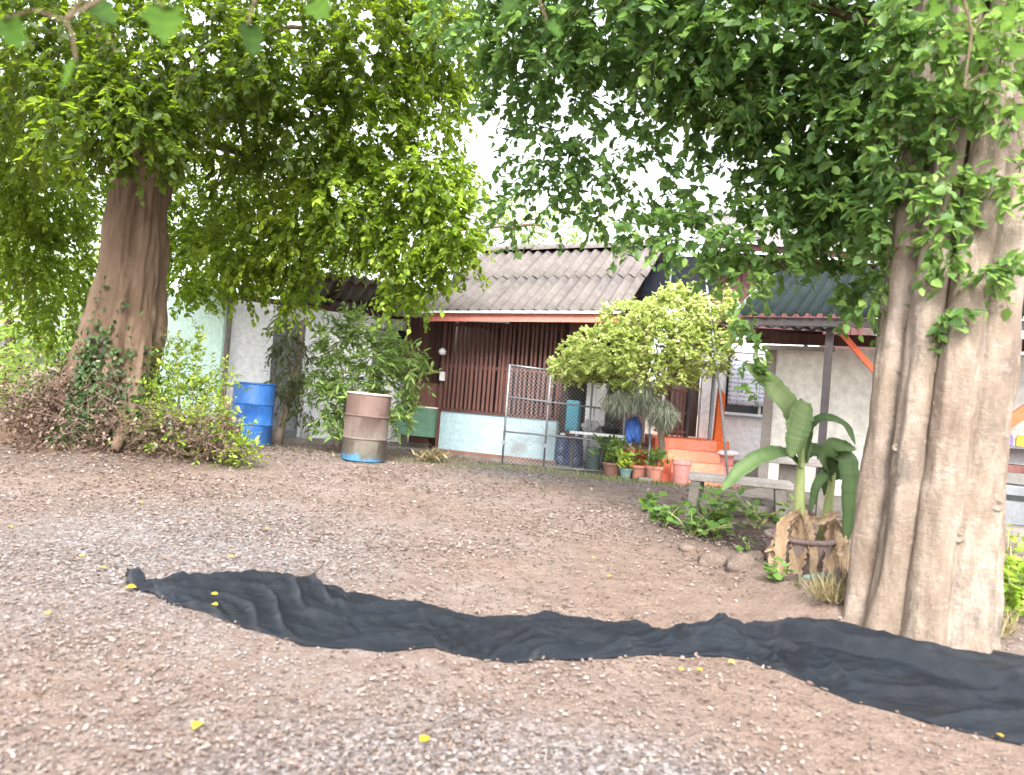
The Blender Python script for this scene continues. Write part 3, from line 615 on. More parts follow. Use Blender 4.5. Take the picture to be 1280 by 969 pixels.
# tangle of dry vines and brown leaves
vt = thing('dry_vine_tangle', 'heap of dry brown vines around the old tree roots', 'vines', on(180, 575))
A_ = []; B_ = []
for i in range(900):
    a = rng.uniform(0, 1); px = 5 + 285 * a; p = at(px, rng.uniform(505, 572) if px > 150 else rng.uniform(470, 565), LT[1] + rng.normal(-.15, .25)); p[2] = max(p[2], float(gz(p[0], p[1])) + .02)
    q = p + rng.normal(0, .13, 3) * (1, .6, .9); q[2] = max(q[2], float(gz(q[0], q[1])) + .01); A_.append(p); B_.append(q)
o = link('vines', prism_mesh('vines', np.array(A_) - np.array(vt.location), np.array(B_) - np.array(vt.location), .0042, .002), M['vine'], vt); o['kind'] = 'stuff'
pp = np.array([at(rng.uniform(10, 300), rng.uniform(520, 578), LT[1] + rng.normal(-.1, .25)) for _ in range(3600)] + [at(60 + rng.normal(0, 40), 515 + rng.normal(0, 28), LT[1] + rng.normal(-.05, .15)) for _ in range(2400)]); pp[:, 2] = np.maximum(pp[:, 2], gz(pp[:, 0], pp[:, 1]) + .02)
o = link('dead_leaves', leaf_mesh('dead_leaves', pp - np.array(vt.location), rng.normal(0, 1, (len(pp), 3)), rng.normal(0, 1, (len(pp), 3)) + (0, 0, .6), .05, .03, np.clip(rng.normal(.35, .25, len(pp)), 0, 1)), M['leaf_dry'], vt); o['kind'] = 'stuff'

# ------------------------------------------------------------------ trees behind
def back_tree(label, px, base_py_Y, lobes, mat, leafL=.14, sprayL=.7, k=11, trunk_r=.14):
    Y = base_py_Y; x = at(px, 500, Y)[0]; z = float(gz(x, Y)); tr = thing('background_tree', label, 'tree', (x, Y, z))
    LB = [(at(a, b, Yl), (r_, r_, r_ * .85), n, tn) for (a, b, Yl, r_, n, tn) in lobes]
    mb = MB(); limb(mb, (x, Y, z - .1), LB[0][0], trunk_r, trunk_r * .5, .03, 8, 10); mb.build('trunk', M['bark_left'], tr, smooth=True, world=True)
    foliage(tr, LB, mat, leafL, k, sprayL, .4, .55, hollow=.3, twig=.006, up=-.1)
    for q in LB[1:4]:
        mb = MB(); limb(mb, LB[0][0], q[0], trunk_r * .45, .02, .06, 6, 6); mb.build('limb', M['bark_left'], tr, smooth=True, world=True)
back_tree('bright green tree in the open behind the old tree', 10, 19, [(0, 350, 18, 1.5, 110, .1), (60, 300, 18, 1.2, 80, .2), (-60, 280, 18, 1.4, 80, 0), (50, 400, 17, 1.0, 70, .2), (0, 430, 16, .9, 60, .15), (90, 380, 17, .8, 50, .2), (-40, 200, 19, 1.6, 90, .1), (120, 330, 19, 1.0, 60, .1)], M['leaf_far'])
back_tree('tall green tree rising behind the mint building', 330, 20, [(330, 250, 20, 2.0, 130, -.1), (420, 280, 20, 1.6, 110, -.1), (250, 280, 20, 1.6, 100, 0), (480, 300, 20, 1.2, 80, -.15), (380, 330, 19, 1.2, 80, -.1), (430, 180, 21, 1.6, 90, -.1), (530, 330, 20, .9, 50, -.15)], M['leaf_left'])
back_tree('green tree with pale highlights above the house roof ridge', 640, 24, [(640, 285, 24, .9, 60, .05), (690, 290, 24, .8, 50, 0), (600, 280, 24, .9, 60, -.1), (560, 290, 23, 1.0, 60, -.1), (735, 280, 24, .6, 36, .15)], M['leaf_far'])
back_tree('green tree behind the tin roof shelter', 1080, 19, [(1060, 320, 18, 1.2, 80, -.1), (1130, 300, 18, 1.2, 70, -.1), (1250, 330, 17, 1.5, 80, -.1), (1330, 280, 17, 1.6, 80, -.1)], M['leaf_right'])
hs_ = [(-40, 500, 14.5, .7, 50, .1), (20, 480, 15, .7, 50, .2), (70, 470, 15.5, .6, 46, .2), (20, 515, 14, .5, 40, .0), (-90, 470, 14.5, .9, 50, .1)]
b_ = at(10, 530, 15); b_[2] = float(gz(b_[0], b_[1]))
bush('hedge_bush', 'pale green bush in the open behind the old tree roots', [bq(*q) for q in hs_], M['leaf_far'], .1, [(b_, at(a, 470, 15), .02) for a in (-30, 20, 60)], M['twig'], b_, sprayL=.4)

# ------------------------------------------------------------------ corrugated sheets
def corr_mesh(name, W, L, pitch=.165, amp=.022, seg=6, rows=2, box=False):
    k = int(round(W / pitch * seg)); xs_ = np.linspace(0, W, k + 1); ph = xs_ / pitch * 2 * math.pi
    zz = amp * np.cos(ph) if not box else amp * np.clip(np.cos(ph) * 2.2, -1, 1)
    V = [(x, L * j / rows, z) for j in range(rows + 1) for x, z in zip(xs_, zz)]
    Fq = [(j * (k + 1) + i, j * (k + 1) + i + 1, (j + 1) * (k + 1) + i + 1, (j + 1) * (k + 1) + i) for j in range(rows) for i in range(k)]
    me = np_mesh(name, np.array(V), np.array(Fq)); me.polygons.foreach_set('use_smooth', [True] * len(me.polygons)); return me
def roof_sheets(parent, mat, x0, x1, y0, z0, ang, L, rows, pitch=.177, amp=.03, waves=3, box=False, tilt=0.0):
    W = waves * pitch; me = corr_mesh('roof_sheet', W + pitch * .5, L / rows + .12, pitch, amp, box=box); me.materials.append(mat); n = int(math.ceil((x1 - x0) / W)); out = []
    for r_ in range(rows):
        for i in range(n):
            o = bpy.data.objects.new('roof_sheet', me); COL.objects.link(o); o.parent = parent
            d = (L / rows) * r_; lift = .012 * r_ + (.005 if i % 2 else 0) + rng.uniform(0, .004)
            o.location = (x0 + i * W, y0 + d * math.cos(ang) - lift * math.sin(ang), z0 + d * math.sin(ang) + lift * math.cos(ang) + tilt * (i * W))
            o.rotation_euler = (ang, -math.atan(tilt), rng.normal(0, .004)); md = o.modifiers.new('thickness', 'SOLIDIFY'); md.thickness = .007; md.offset = 0; out.append(o)
    return out
def piece(parent, name, mat, a, b, bev=0.0, label=None):
    o = MB().box(a, b).build(name, mat, parent, bev=bev)
    if label: o['label'] = label
    return o

# ------------------------------------------------------------------ slatted wooden house
p0 = at(547, 567, 12.3); hA = thing('slatted_house', 'old house with brown slatted wall, corrugated roof and pink red fascia', 'house', (p0[0], p0[1], .34), R(-22))
piece(hA, 'foundation', M['concrete'], (-1.0, -.10, -.1), (2.95, 2.8, .045))
piece(hA, 'base_wall', M['plaster_blue'], (0, 0, .047), (1.95, .1, .70))
piece(hA, 'plinth', M['coral_dark'] if False else M['pot_brown'], (-.02, -.045, -.05), (2.0, -.002, .10))
piece(hA, 'cill', M['wood_dark'], (-.02, -.02, .702), (1.97, .12, .745))
for x in (.03, 1.05, 1.93): piece(hA, 'post', M['wood_dark'], (x - .04, .03, .747), (x + .04, .11, 2.3))
for z in (1.40, 2.06): piece(hA, 'rail', M['slat'], (.0, .012, z), (1.97, .028, z + .05))
sl = MB().box((-.019, -.012, 0), (.019, .009, 1)).mesh('slat'); sl.materials.append(M['slat'])
for i in range(26):
    o = bpy.data.objects.new('slat', sl); COL.objects.link(o); o.parent = hA; o.location = (.05 + i * .0745 + rng.normal(0, .003), -.002 + rng.normal(0, .002), .75); o.scale = (rng.uniform(.9, 1.15), 1, 1.42 + rng.normal(0, .01)); o.rotation_euler = (0, rng.normal(0, .004), 0)
# room behind the slats
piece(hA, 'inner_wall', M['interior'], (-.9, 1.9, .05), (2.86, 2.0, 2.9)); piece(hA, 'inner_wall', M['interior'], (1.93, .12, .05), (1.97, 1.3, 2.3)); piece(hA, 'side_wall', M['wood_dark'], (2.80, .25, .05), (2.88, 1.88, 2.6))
piece(hA, 'door', M['fascia'] if False else M['wood_panel'], (2.02, .06, 1.5), (2.4, .1, 2.32), label='dull red board above the open porch')
# set-back bay on the left: boards, panel, green low wall
for i in range(8): piece(hA, 'board', M['wood_dark'] if i % 3 else M['slat'], (-.93 + i * .115, .30, 1.12), (-.93 + i * .115 + .105, .32 + .006 * (i % 2), 2.2))
piece(hA, 'panel', M['wood_panel'], (-.72, .22, .74), (-.06, .25, 1.13)); piece(hA, 'low_wall', M['green_panel'], (-.9, .16, .25), (-.03, .21, .72))
piece(hA, 'corner_post', M['slat'], (-.055, -.01, .047), (-.005, .12, 2.25)); piece(hA, 'gap_shade_panel', M['dark_sheet'], (-.98, -.02, 2.18), (-.12, .02, 2.58)); piece(hA, 'gable_panel', M['dark_sheet'], (-.14, .30, 2.2), (-.10, 1.9, 3.0))  # dark sheet left of the corner paints shade in the lean-to roof gap
piece(hA, 'switch_box', M['white_paint'], (-.05, -.05, 1.18), (.03, -.012, 1.32)); mb = MB(); mb.lathe([(.02, -.02), (.055, 0), (.06, .05), (.03, .09), (.01, .1)], 12); o = mb.build('wall_lamp', M['white_paint'], hA, smooth=True); o.location = (-.02, -.07, 1.6)
mb = MB(); mb.tube([(.45, -.30, 2.12), (1.15, -.30, 2.12)], .014, 8); o = mb.build('lamp_tube', M['white_paint'], hA); mb = MB().box((.42, -.32, 2.1), (.46, -.28, 2.2)).box((1.14, -.32, 2.1), (1.18, -.28, 2.16)); mb.build('bracket', M['white_paint'], hA)
RA = math.atan2(1.42, 2.45); TL = .028
roof_sheets(hA, M['roof'], -.30, 2.85, -.5, 2.22, RA, 2.83, 2, tilt=TL)
mb = MB(); mb.beam((-.12, -.47, 2.13), (2.92, -.47, 2.13 + 3.0 * TL), .03, .115); mb.build('fascia', M['fascia'], hA)
mb = MB(); mb.beam((-.31, -.52, 2.205), (2.93, -.52, 2.205 + 3.2 * TL), .03, .035); mb.build('gutter', M['white_paint'], hA)
for i in range(4):
    x = .05 + i * .85; mb = MB(); mb.beam((x, -.44, 2.17 + x * TL - .05), (x, 1.9, 2.17 + x * TL + 1.33), .05, .09); mb.build('rafter', M['wood_dark'], hA)
cap = MB(); nseg = 10
for j in range(5):
    pass
cm = []
for j in range(2):
    for i in range(nseg + 1):
        t_ = math.pi * i / nseg; cm.append((j * .5, -.15 * math.cos(t_), .10 * math.sin(t_) + .012 * j))
cap.add(cm, [(i, i + 1, nseg + 2 + i, nseg + 1 + i) for i in range(nseg)]); capm = cap.mesh('ridge_cap'); capm.materials.append(M['roof'])
for i in range(7):
    o = bpy.data.objects.new('ridge_cap', capm); COL.objects.link(o); o.parent = hA; x = -.32 + i * .47; o.location = (x, 1.95, 3.64 + x * TL + rng.normal(0, .006)); o.rotation_euler = (rng.normal(0, .03), -TL, rng.normal(0, .02)); md = o.modifiers.new('thickness', 'SOLIDIFY'); md.thickness = .012
mb = MB(); mb.add([(-.28, 1.97, 3.62), (2.95, 1.97, 3.70), (2.95, 3.0, 2.88), (-.28, 3.0, 2.8), (-.28, 1.97, 3.6), (2.95, 1.97, 3.68), (2.95, 3.0, 2.86), (-.28, 3.0, 2.78)], [(0, 1, 2, 3), (7, 6, 5, 4), (0, 4, 5, 1), (2, 6, 7, 3), (1, 5, 6, 2), (0, 3, 7, 4)]); mb.build('back_roof', M['roof'], hA)
# box standing at the green wall
w = on(526, 560); o = MB().box((-.2, -.12, 0), (.2, .12, .22)).box((-.21, -.13, .222), (.21, .13, .25)).build('wooden_crate', M['wood_panel'], bev=.008); o.location = (w[0], w[1] + .1, w[2]); o.rotation_euler = (0, 0, -.4); tag(o, 'weathered brown wooden box at the foot of the green panel', 'box')

# ------------------------------------------------------------------ mint and white building
p1 = at(281, 520, 11.9); hL = thing('mint_building', 'low white and mint green building with lean-to tin roof', 'building', (p1[0], p1[1], .33), R(27))
piece(hL, 'plinth', M['concrete'], (-.02, -.22, -.1), (3.3, 1.2, .10))
piece(hL, 'wall', M['plaster_white'], (.0, 0, .102), (.62, .12, 2.18), label='white plaster wall'); piece(hL, 'wall', M['plaster_white'], (1.12, 0, .102), (3.0, .12, 2.18), label='white plaster wall'); piece(hL, 'lintel', M['plaster_white'], (.622, .0, 1.95), (1.118, .12, 2.18))
_e = at(196, 500, 13.6) - np.array(hL.location); _c, _s = math.cos(R(-27)), math.sin(R(-27)); _e = (_c * _e[0] - _s * _e[1], _s * _e[0] + _c * _e[1])
mb = MB(); mb.beam((-.07, .07, 1.15), (_e[0], _e[1], 1.15), .12, 2.4); mb.build('side_wall', M['plaster_mint'], hL)['label'] = 'mint green plaster side wall'
d = piece(hL, 'door', M['door_grey'], (.63, .03, .104), (1.11, .07, 1.945)); MB().box((.66, .022, .2), (1.08, .029, .95)).build('door_panel', M['grey_metal'], d); MB().tube([(1.04, .0, 1.0), (1.04, .029, 1.0)], .022, 10).build('handle', M['galv'], d)
mb = MB(); mb.tube([(-.06, -.06, -.05), (-.06, -.06, 2.5)], .045, 10); mb.build('corner_post', M['concrete'], hL, smooth=True)
mb = MB(); mb.tube([(1.22, -.08, .1), (1.22, -.08, .75)], .07, 14); mb.build('drain_pipe', M['white_paint'], hL, smooth=True)
piece(hL, 'window', M['glass'], (2.25, -.012, 1.2), (2.85, -.004, 2.0)); piece(hL, 'wall_post', M['concrete_pale'], (2.86, -.06, .10), (2.95, -.002, 2.35))
piece(hL, 'tie_beam', M['wood_dark'], (-.1, .01, 2.182), (3.1, .09, 2.27))
AL = -math.atan2(.5, .95)
for i in range(5):
    x = .1 + i * .7; mb = MB(); mb.beam((x, -.62, 2.60), (x, .9, 1.98 + .1), .05, .09); mb.build('rafter', M['wood_dark'], hL)
for y, z in ((-.5, 2.61), (.1, 2.40)): mb = MB(); mb.beam((-.2, y, z), (3.0, y, z), .05, .06); mb.build('purlin', M['wood_dark'], hL)
roof_sheets(hL, M['roof_grey'], .75, 2.95, -.72, 2.70, -.36, 1.9, 1, waves=4)

# ------------------------------------------------------------------ drums
def drum(name, label, w, mat, rimmat, lean, r0=.285, H=.88):
    d = thing(name, label, 'drum', w); d.rotation_euler = lean
    mb = MB(); mb.lathe([(.01, .01), (r0 - .01, .01), (r0, .02), (r0, .285), (r0 + .012, .295), (r0 + .012, .305), (r0, .315), (r0, .575), (r0 + .012, .585), (r0 + .012, .595), (r0, .605), (r0, H - .02), (r0 - .012, H - .01), (r0 - .02, H - .05), (.005, H - .055)], 40, wob=.004)
    mb.build('body', mat, d, smooth=True); o = d.children[0]; md = o.modifiers.new('edges', 'EDGE_SPLIT'); md.split_angle = R(50)
    mb = MB(); mb.lathe([(r0 - .012, H - .02), (r0 + .008, H - .018), (r0 + .012, H - .005), (r0 + .006, H + .006), (r0 - .012, H + .004), (r0 - .016, H - .02)], 40, wob=.004); mb.build('rim', rimmat, d, smooth=True)
    mb = MB(); mb.lathe([(.034, 0), (.034, .018), (.0, .018)], 12, (r0 * .55, 0, H - .054)); mb.build('bung', rimmat, d); return d
w = on(453, 577); drum('steel_drum', 'rusty brown steel drum with bare blue foot below leafy shrub', w, M['drum'], M['drum_rim'], (0, R(1.5), 0))
w = on(312, 558); drum('plastic_drum', 'bright blue drum standing against the white wall', w, M['blue_plastic'], M['blue_plastic'], (0, 0, 0))

# ------------------------------------------------------------------ young tree and shrub between the drums
w = on(345, 556); t = thing('young_tree', 'slender young tree with dull olive foliage beside blue drum', 'tree', w)
mb = MB(); mb.tube([w + (0, 0, -.05), w + (.04, 0, .2), at(358, 510, w[1]), at(372, 460, w[1] + .05), at(378, 400, w[1] + .1)], [.085, .07, .055, .05, .03], 10); mb.build('trunk', M['bark_small'], t, smooth=True, world=True)
for a_, b_ in ((345, 450), (385, 470), (350, 420), (390, 430)):
    mb = MB(); limb(mb, at(362, 505, w[1]), at(a_, b_, w[1]), .025, .008, .08, 6, 6); mb.build('limb', M['bark_small'], t, smooth=True, world=True)
foliage(t, [bq(360, 430, w[1], (.22, .22, .28), 46, -.1), bq(358, 480, w[1], (.2, .2, .3), 46, -.15), bq(380, 460, w[1], (.16, .2, .35), 36, -.1), bq(365, 400, w[1], .26, 30, .1), bq(378, 510, w[1] + .05, .12, 14, -.1)], M['leaf_olive'], .07, 11, .25, .9, .4, hollow=.1, up=-.5)
w = on(425, 566); ss = [(c, r_, int(n * 1.6), tn + .25) for (c, r_, n, tn) in [bq(420, 430, 10.9, .25, 26, .05), bq(470, 440, 10.8, .3, 40, .1), bq(505, 450, 10.8, .2, 22, .15), bq(440, 480, 10.8, .3, 34, 0), bq(490, 490, 10.9, .24, 26, 0), bq(415, 500, 10.9, .22, 20, -.1), bq(410, 535, 10.9, .14, 12, -.1), bq(500, 520, 10.9, .14, 12, .1), bq(405, 460, 11, .2, 18, -.1), bq(445, 410, 10.9, .2, 20, .1), bq(528, 470, 10.8, .08, 6, .1)]]
bush('leafy_shrub', 'leafy green shrub with pointed leaves behind the rusty drum', ss, M['leaf_shrub'], .13, [(w, q[0], .014) for q in ss[:7]], M['bark_small'], w, k=9, sprayL=.24, shape=LANCE, droop=.25, up=.2, asp=.3)
# pale dry plant at the plinth
w = on(540, 578); t = thing('dry_plant', 'small pale straw coloured plant beside the green panel', 'plant', w)
n = 150; P = w + rng.normal(0, 1, (n, 3)) * (.1, .08, 0); P[:, 2] = w[2] + rng.uniform(0, .12, n); D = rng.normal(0, .7, (n, 3)); D[:, 2] = abs(D[:, 2]) + .35
o = link('leaves', leaf_mesh('leaves', P - w, D, rdir(n), .12, .035, np.clip(rng.normal(.55, .25, n), 0, 1), LANCE), M['straw'], t); o['kind'] = 'stuff'
for i in range(5):
    mb = MB(); mb.tube([(rng.normal(0, .04), rng.normal(0, .04), -.01), (rng.normal(0, .08), rng.normal(0, .06), .12), (rng.normal(0, .12), rng.normal(0, .08), .27)], [.006, .004, .002], 5); mb.build('stem', M['straw'], t)

# ------------------------------------------------------------------ chain link gate
p2 = at(628, 574, 11.15); gt = thing('chain_link_gate', 'galvanised chain link gate standing in front of the slatted house', 'gate', (p2[0], p2[1], .37), R(1.5))
gx = [0, .60, 1.22, 1.72, 2.1]; gh = [1.44, 1.36, 1.30, 1.26, 1.2]
for i, x in enumerate(gx): mb = MB(); mb.tube([(x, 0, -.04), (x, 0, gh[i])], .016, 10); mb.build('upright', M['galv'], gt, smooth=True)
mb = MB(); mb.tube([(0, 0, 1.43), (.6, 0, 1.40)], .016, 10); mb.build('top_rail', M['galv'], gt, smooth=True)
for z0, z1, xa, xb in ((.97, .88, 0, 2.1), (.47, .44, 0, 2.1), (.46, .40, 1.0, 1.72), (.0, .01, .6, 2.1)): mb = MB(); mb.tube([(xa, -.005, z0), (xb, -.005, z1)], .014, 8); mb.build('rail', M['galv'], gt, smooth=True)
A_ = []; B_ = []; sp = .058
def clipseg(x0, z0, dx, dz, xa, xb, za, zb):
    t0, t1 = -99, 99
    for (p, d_, lo, hi) in ((x0, dx, xa, xb), (z0, dz, za, zb)):
        a, b = (lo - p) / d_, (hi - p) / d_; t0 = max(t0, min(a, b)); t1 = min(t1, max(a, b))
    return (t0, t1) if t1 > t0 + .01 else None
for (xa, xb, za, zb) in ((.01, .59, .01, 1.41), (.61, 1.21, .01, 1.3), (1.23, 1.71, .01, 1.26), (1.73, 2.09, .01, 1.2)):
    for sgn in (1, -1):
        for k in range(-40, 60):
            c = clipseg(xa + k * sp, za, 1 * sgn, 1, xa, xb, za, zb)
            if c: A_.append((xa + k * sp + sgn * c[0], .004 * sgn, za + c[0])); B_.append((xa + k * sp + sgn * c[1], .004 * sgn, za + c[1]))
o = link('wire_mesh', prism_mesh('wire_mesh', np.array(A_), np.array(B_), .0017, .0017), M['wire'], gt); o['kind'] = 'stuff'
piece(gt, 'latch', M['galv'], (.58, -.05, .93), (.64, -.016, 1.0)); piece(gt, 'wheel_block', M['galv'], (1.3, -.04, -.05), (1.34, .02, -.015))
for x in (0.0, .6): piece(gt, 'hinge', M['galv'], (x - .03, -.03, .28), (x + .03, .03, .34))

def crumple(name, mat, loc, s_, seed, folds=7):
    mb = MB(); vs = []; ns, nr = 36, 18
    for i in range(nr + 1):
        for j in range(ns):
            ph = math.pi * i / nr; th_ = 2 * math.pi * j / ns; d = np.array((math.sin(ph) * math.cos(th_), math.sin(ph) * math.sin(th_), math.cos(ph)))
            k = 1 + .3 * mnoise.noise(Vector(d * 1.5) + Vector((seed, 0, 0))) + .16 * math.sin(folds * th_ + 2 * math.sin(ph * 3 + seed)) * math.sin(ph) + .12 * mnoise.noise(Vector(d * 5) + Vector((seed, 3, 0))); vs.append(d * k * np.array(s_))
    mb.add(vs, [(i * ns + j, (i + 1) * ns + j, (i + 1) * ns + (j + 1) % ns, i * ns + (j + 1) % ns) for i in range(nr) for j in range(ns)]); return mb.build(name, mat, loc=loc, smooth=True)
# ------------------------------------------------------------------ porch clutter behind the gate
def inA(x, y, z=.047): 
    c, s = math.cos(R(-22)), math.sin(R(-22)); return (p0[0] + c * x - s * y, p0[1] + s * x + c * y, .34 + z)
t = thing('white_cupboard', 'tall white steel cupboard standing in the porch', 'cupboard', inA(2.38, .55), R(-16)); piece(t, 'body', M['white_paint'], (-.16, 0, .06), (.16, .35, 1.28), .01); piece(t, 'door', M['white_paint'], (-.155, -.02, .08), (.0, -.002, 1.26), .004); piece(t, 'door', M['plaster_white'], (.004, -.02, .08), (.155, -.002, 1.26), .004); piece(t, 'handle', M['grey_metal'], (-.03, -.035, .75), (-.015, -.021, .9))
for x in (-.13, .13): piece(t, 'leg', M['grey_metal'], (x - .02, .02, 0), (x + .02, .06, .058))
t = thing('teal_cooler', 'narrow teal cabinet beside the tall white cupboard', 'cabinet', inA(2.06, .38), R(-16)); piece(t, 'body', M['teal'], (-.1, 0, .5), (.1, .22, .98), .01); piece(t, 'stand', M['wood_dark'], (-.1, 0, .0), (.1, .22, .498)); piece(t, 'front', M['teal'], (-.085, -.014, .53), (.085, -.002, .95), .004)
for i, (x, y) in enumerate(((2.02, .12), (2.22, .16))):
    t = thing('water_bottle', ('dark blue water bottle in front of the teal cabinet', 'dark blue water bottle in front of the white cupboard')[i], 'bottle', inA(x, y), group='blue water bottles in the porch')
    mb = MB(); mb.lathe([(.01, 0), (.115, 0), (.125, .02), (.125, .12), (.118, .13), (.118, .15), (.125, .16), (.125, .26), (.118, .27), (.125, .29), (.115, .33), (.05, .40), (.035, .41), (.035, .45), (0.002, .455)], 20); mb.build('body', M['blue_dark'], t, smooth=True); mb = MB(); mb.lathe([(.04, .445), (.04, .475), (.002, .48)], 14); mb.build('cap', M['white_paint'], t)
t = thing('work_table', 'dark low table with pale edge inside the porch', 'table', inA(2.62, .0), R(-20)); piece(t, 'table_top', M['tub_black'], (-.38, -.22, .50), (.42, .25, .53), .004); piece(t, 'edge_strip', M['white_paint'], (-.39, -.235, .495), (.43, -.222, .535))
for x in (-.34, .38):
    for y in (-.18, .21): piece(t, 'leg', M['black_steel'], (x - .02, y - .02, 0), (x + .02, y + .02, .498))
q = inA(2.48, .05, .58); o = crumple('cloth_bundle', M['grey_cloth'], (q[0], q[1], q[2] + .08), (.13, .1, .1), 1.7, 5); tag(o, 'pale grey cloth bundle on the dark porch table', 'cloth')
q = inA(2.78, .0, .58); mb = MB(); mb.lathe([(.01, 0), (.12, 0), (.15, .09), (.155, .1), (.14, .09), (.11, .01), (.01, .01)], 20); o = mb.build('basin', M['tub_black'], smooth=True, loc=(q[0], q[1], q[2])); tag(o, 'black round basin on the dark porch table', 'basin')
q = inA(2.55, .02, 0.0); mb = MB(); mb.lathe([(.01, 0), (.10, 0), (.12, .30), (.125, .31), (.11, .3), (.09, .02), (.01, .015)], 20); o = mb.build('bucket', M['pot_green'], smooth=True, loc=(q[0], q[1], .34 + .047)); tag(o, 'grey green bucket under the dark porch table', 'bucket')
q = inA(2.7, .15, 0); t = thing('wire_hoop', 'bent wire hoop leaning beside the cloth bundle', 'hoop', (q[0], q[1], .89)); mb = MB(); mb.tube([(.11 * math.cos(a), 0, .02 + .16 * math.sin(a)) for a in np.linspace(0, math.pi, 12)], .005, 6); mb.build('wire', M['galv'], t)

# ------------------------------------------------------------------ two-storey house on the right, orange steps
hB = thing('raised_house', 'white walled house with dark red wooden upper storey', 'house', (3.0, 12.2, .34))
def pB(name, mat, px0, py0, px1, py1, Y, th, label=None, bev=0.0):
    a = at(px0, py0, Y) - np.array(hB.location); b = at(px1, py1, Y) - np.array(hB.location)
    return piece(hB, name, mat, (min(a[0], b[0]), Y - hB.location[1], min(a[2], b[2])), (max(a[0], b[0]), Y - hB.location[1] + th, max(a[2], b[2])), bev, label)
piece(hB, 'wall', M['plaster_white'], (.0, 0, -.05), (1.8, .12, 1.0)); piece(hB, 'wall', M['plaster_white'], (.0, 0, 1.002), (.34, .12, 2.3)); piece(hB, 'wall', M['plaster_white'], (1.5, 0, 1.002), (1.8, .12, 2.3)); piece(hB, 'wall', M['plaster_white'], (.342, 0, 2.0), (1.498, .12, 2.3))
wd = piece(hB, 'window', M['glass'], (.36, .06, 1.02), (1.48, .07, 1.98))
for a, b in (((.342, .02, 1.002), (.38, .1, 1.998)), ((1.46, .02, 1.002), (1.498, .1, 1.998)), ((.382, .02, 1.002), (1.458, .1, 1.04)), ((.382, .02, 1.96), (1.458, .1, 1.998)), ((.92, .025, 1.042), (.96, .055, 1.958))): MB().box(a, b).build('window_frame', M['white_paint'], wd)
MB().box((.32, -.06, .97), (1.52, -.002, 1.0)).build('sill', M['grey_metal'], wd)
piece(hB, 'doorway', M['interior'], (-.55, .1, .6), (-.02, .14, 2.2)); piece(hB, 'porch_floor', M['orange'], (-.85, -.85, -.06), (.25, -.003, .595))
piece(hB, 'porch_floor', M['concrete_pale'], (.252, -.55, -.06), (1.8, -.003, .3))
for x, m_ in ((-.32, 'black_steel'), (-.62, 'wood_dark')): mb = MB(); mb.tube([(x, -.5, .59), (x, -.5, 2.3)], .035, 8); mb.build('porch_post', M[m_], hB)
for x in (-.75, -.66, -.54, -.46, -.4): piece(hB, 'baluster', M['wood_panel'], (x - .012, -.6, .6), (x + .012, -.575, 1.3))
for z in (.66, .95, 1.28): piece(hB, 'railing', M['wood_panel'], (-.82, -.61, z), (-.36, -.575, z + .035))
mb = MB(); mb.add([(.085, -.62, .59), (.215, -.62, .59), (.215, -.5, .59), (.085, -.5, .59), (.11, -.62, 1.40), (.21, -.62, 1.28), (.21, -.5, 1.28), (.11, -.5, 1.40)], [(0, 3, 2, 1), (4, 5, 6, 7), (0, 1, 5, 4), (1, 2, 6, 5), (2, 3, 7, 6), (3, 0, 4, 7)]); mb.build('newel_post', M['orange'], hB, bev=.008)
# upper storey of dark red boards, roof edge, dark awning
for i in range(22):
    x = .55 + i * .13; piece(hB, 'board', M['maroon'], (x, 2.0 + .008 * (i % 2), 2.45), (x + .122, 2.03 + .008 * (i % 2), 4.0 + .0 * i))
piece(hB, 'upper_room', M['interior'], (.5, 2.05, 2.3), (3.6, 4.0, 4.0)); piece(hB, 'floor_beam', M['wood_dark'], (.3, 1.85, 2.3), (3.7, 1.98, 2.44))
piece(hB, 'eave_board', M['maroon'], (.2, 1.42, 3.93), (3.9, 1.45, 4.05))
roof_sheets(hB, M['roof_grey'], .2, 3.9, 1.3, 4.06, .42, 2.6, 1, waves=4)
mb = MB(); a = [at(800, 372, 13.0), at(815, 318, 13.2), at(885, 322, 13.6), at(900, 372, 13.4)]; a = [q - np.array(hB.location) for q in a]; mb.add(a + [q + (0, .05, 0) for q in a], [(0, 1, 2, 3), (7, 6, 5, 4), (0, 4, 5, 1), (1, 5, 6, 2), (2, 6, 7, 3), (3, 7, 4, 0)]); mb.build('awning', M['navy'], hB)
mb = MB(); pts = [at(800, 350, 12.9), at(808, 318, 12.9), at(822, 300, 13.0), at(850, 300, 13.1)]; mb.tube([q - np.array(hB.location) for q in pts], .022, 8); mb.build('awning_pipe', M['galv'], hB, smooth=True)
mb = MB(); mb.tube([at(836, 370, 12.95) - np.array(hB.location), at(840, 320, 12.95) - np.array(hB.location)], .02, 8); mb.build('awning_pipe', M['galv'], hB, smooth=True)
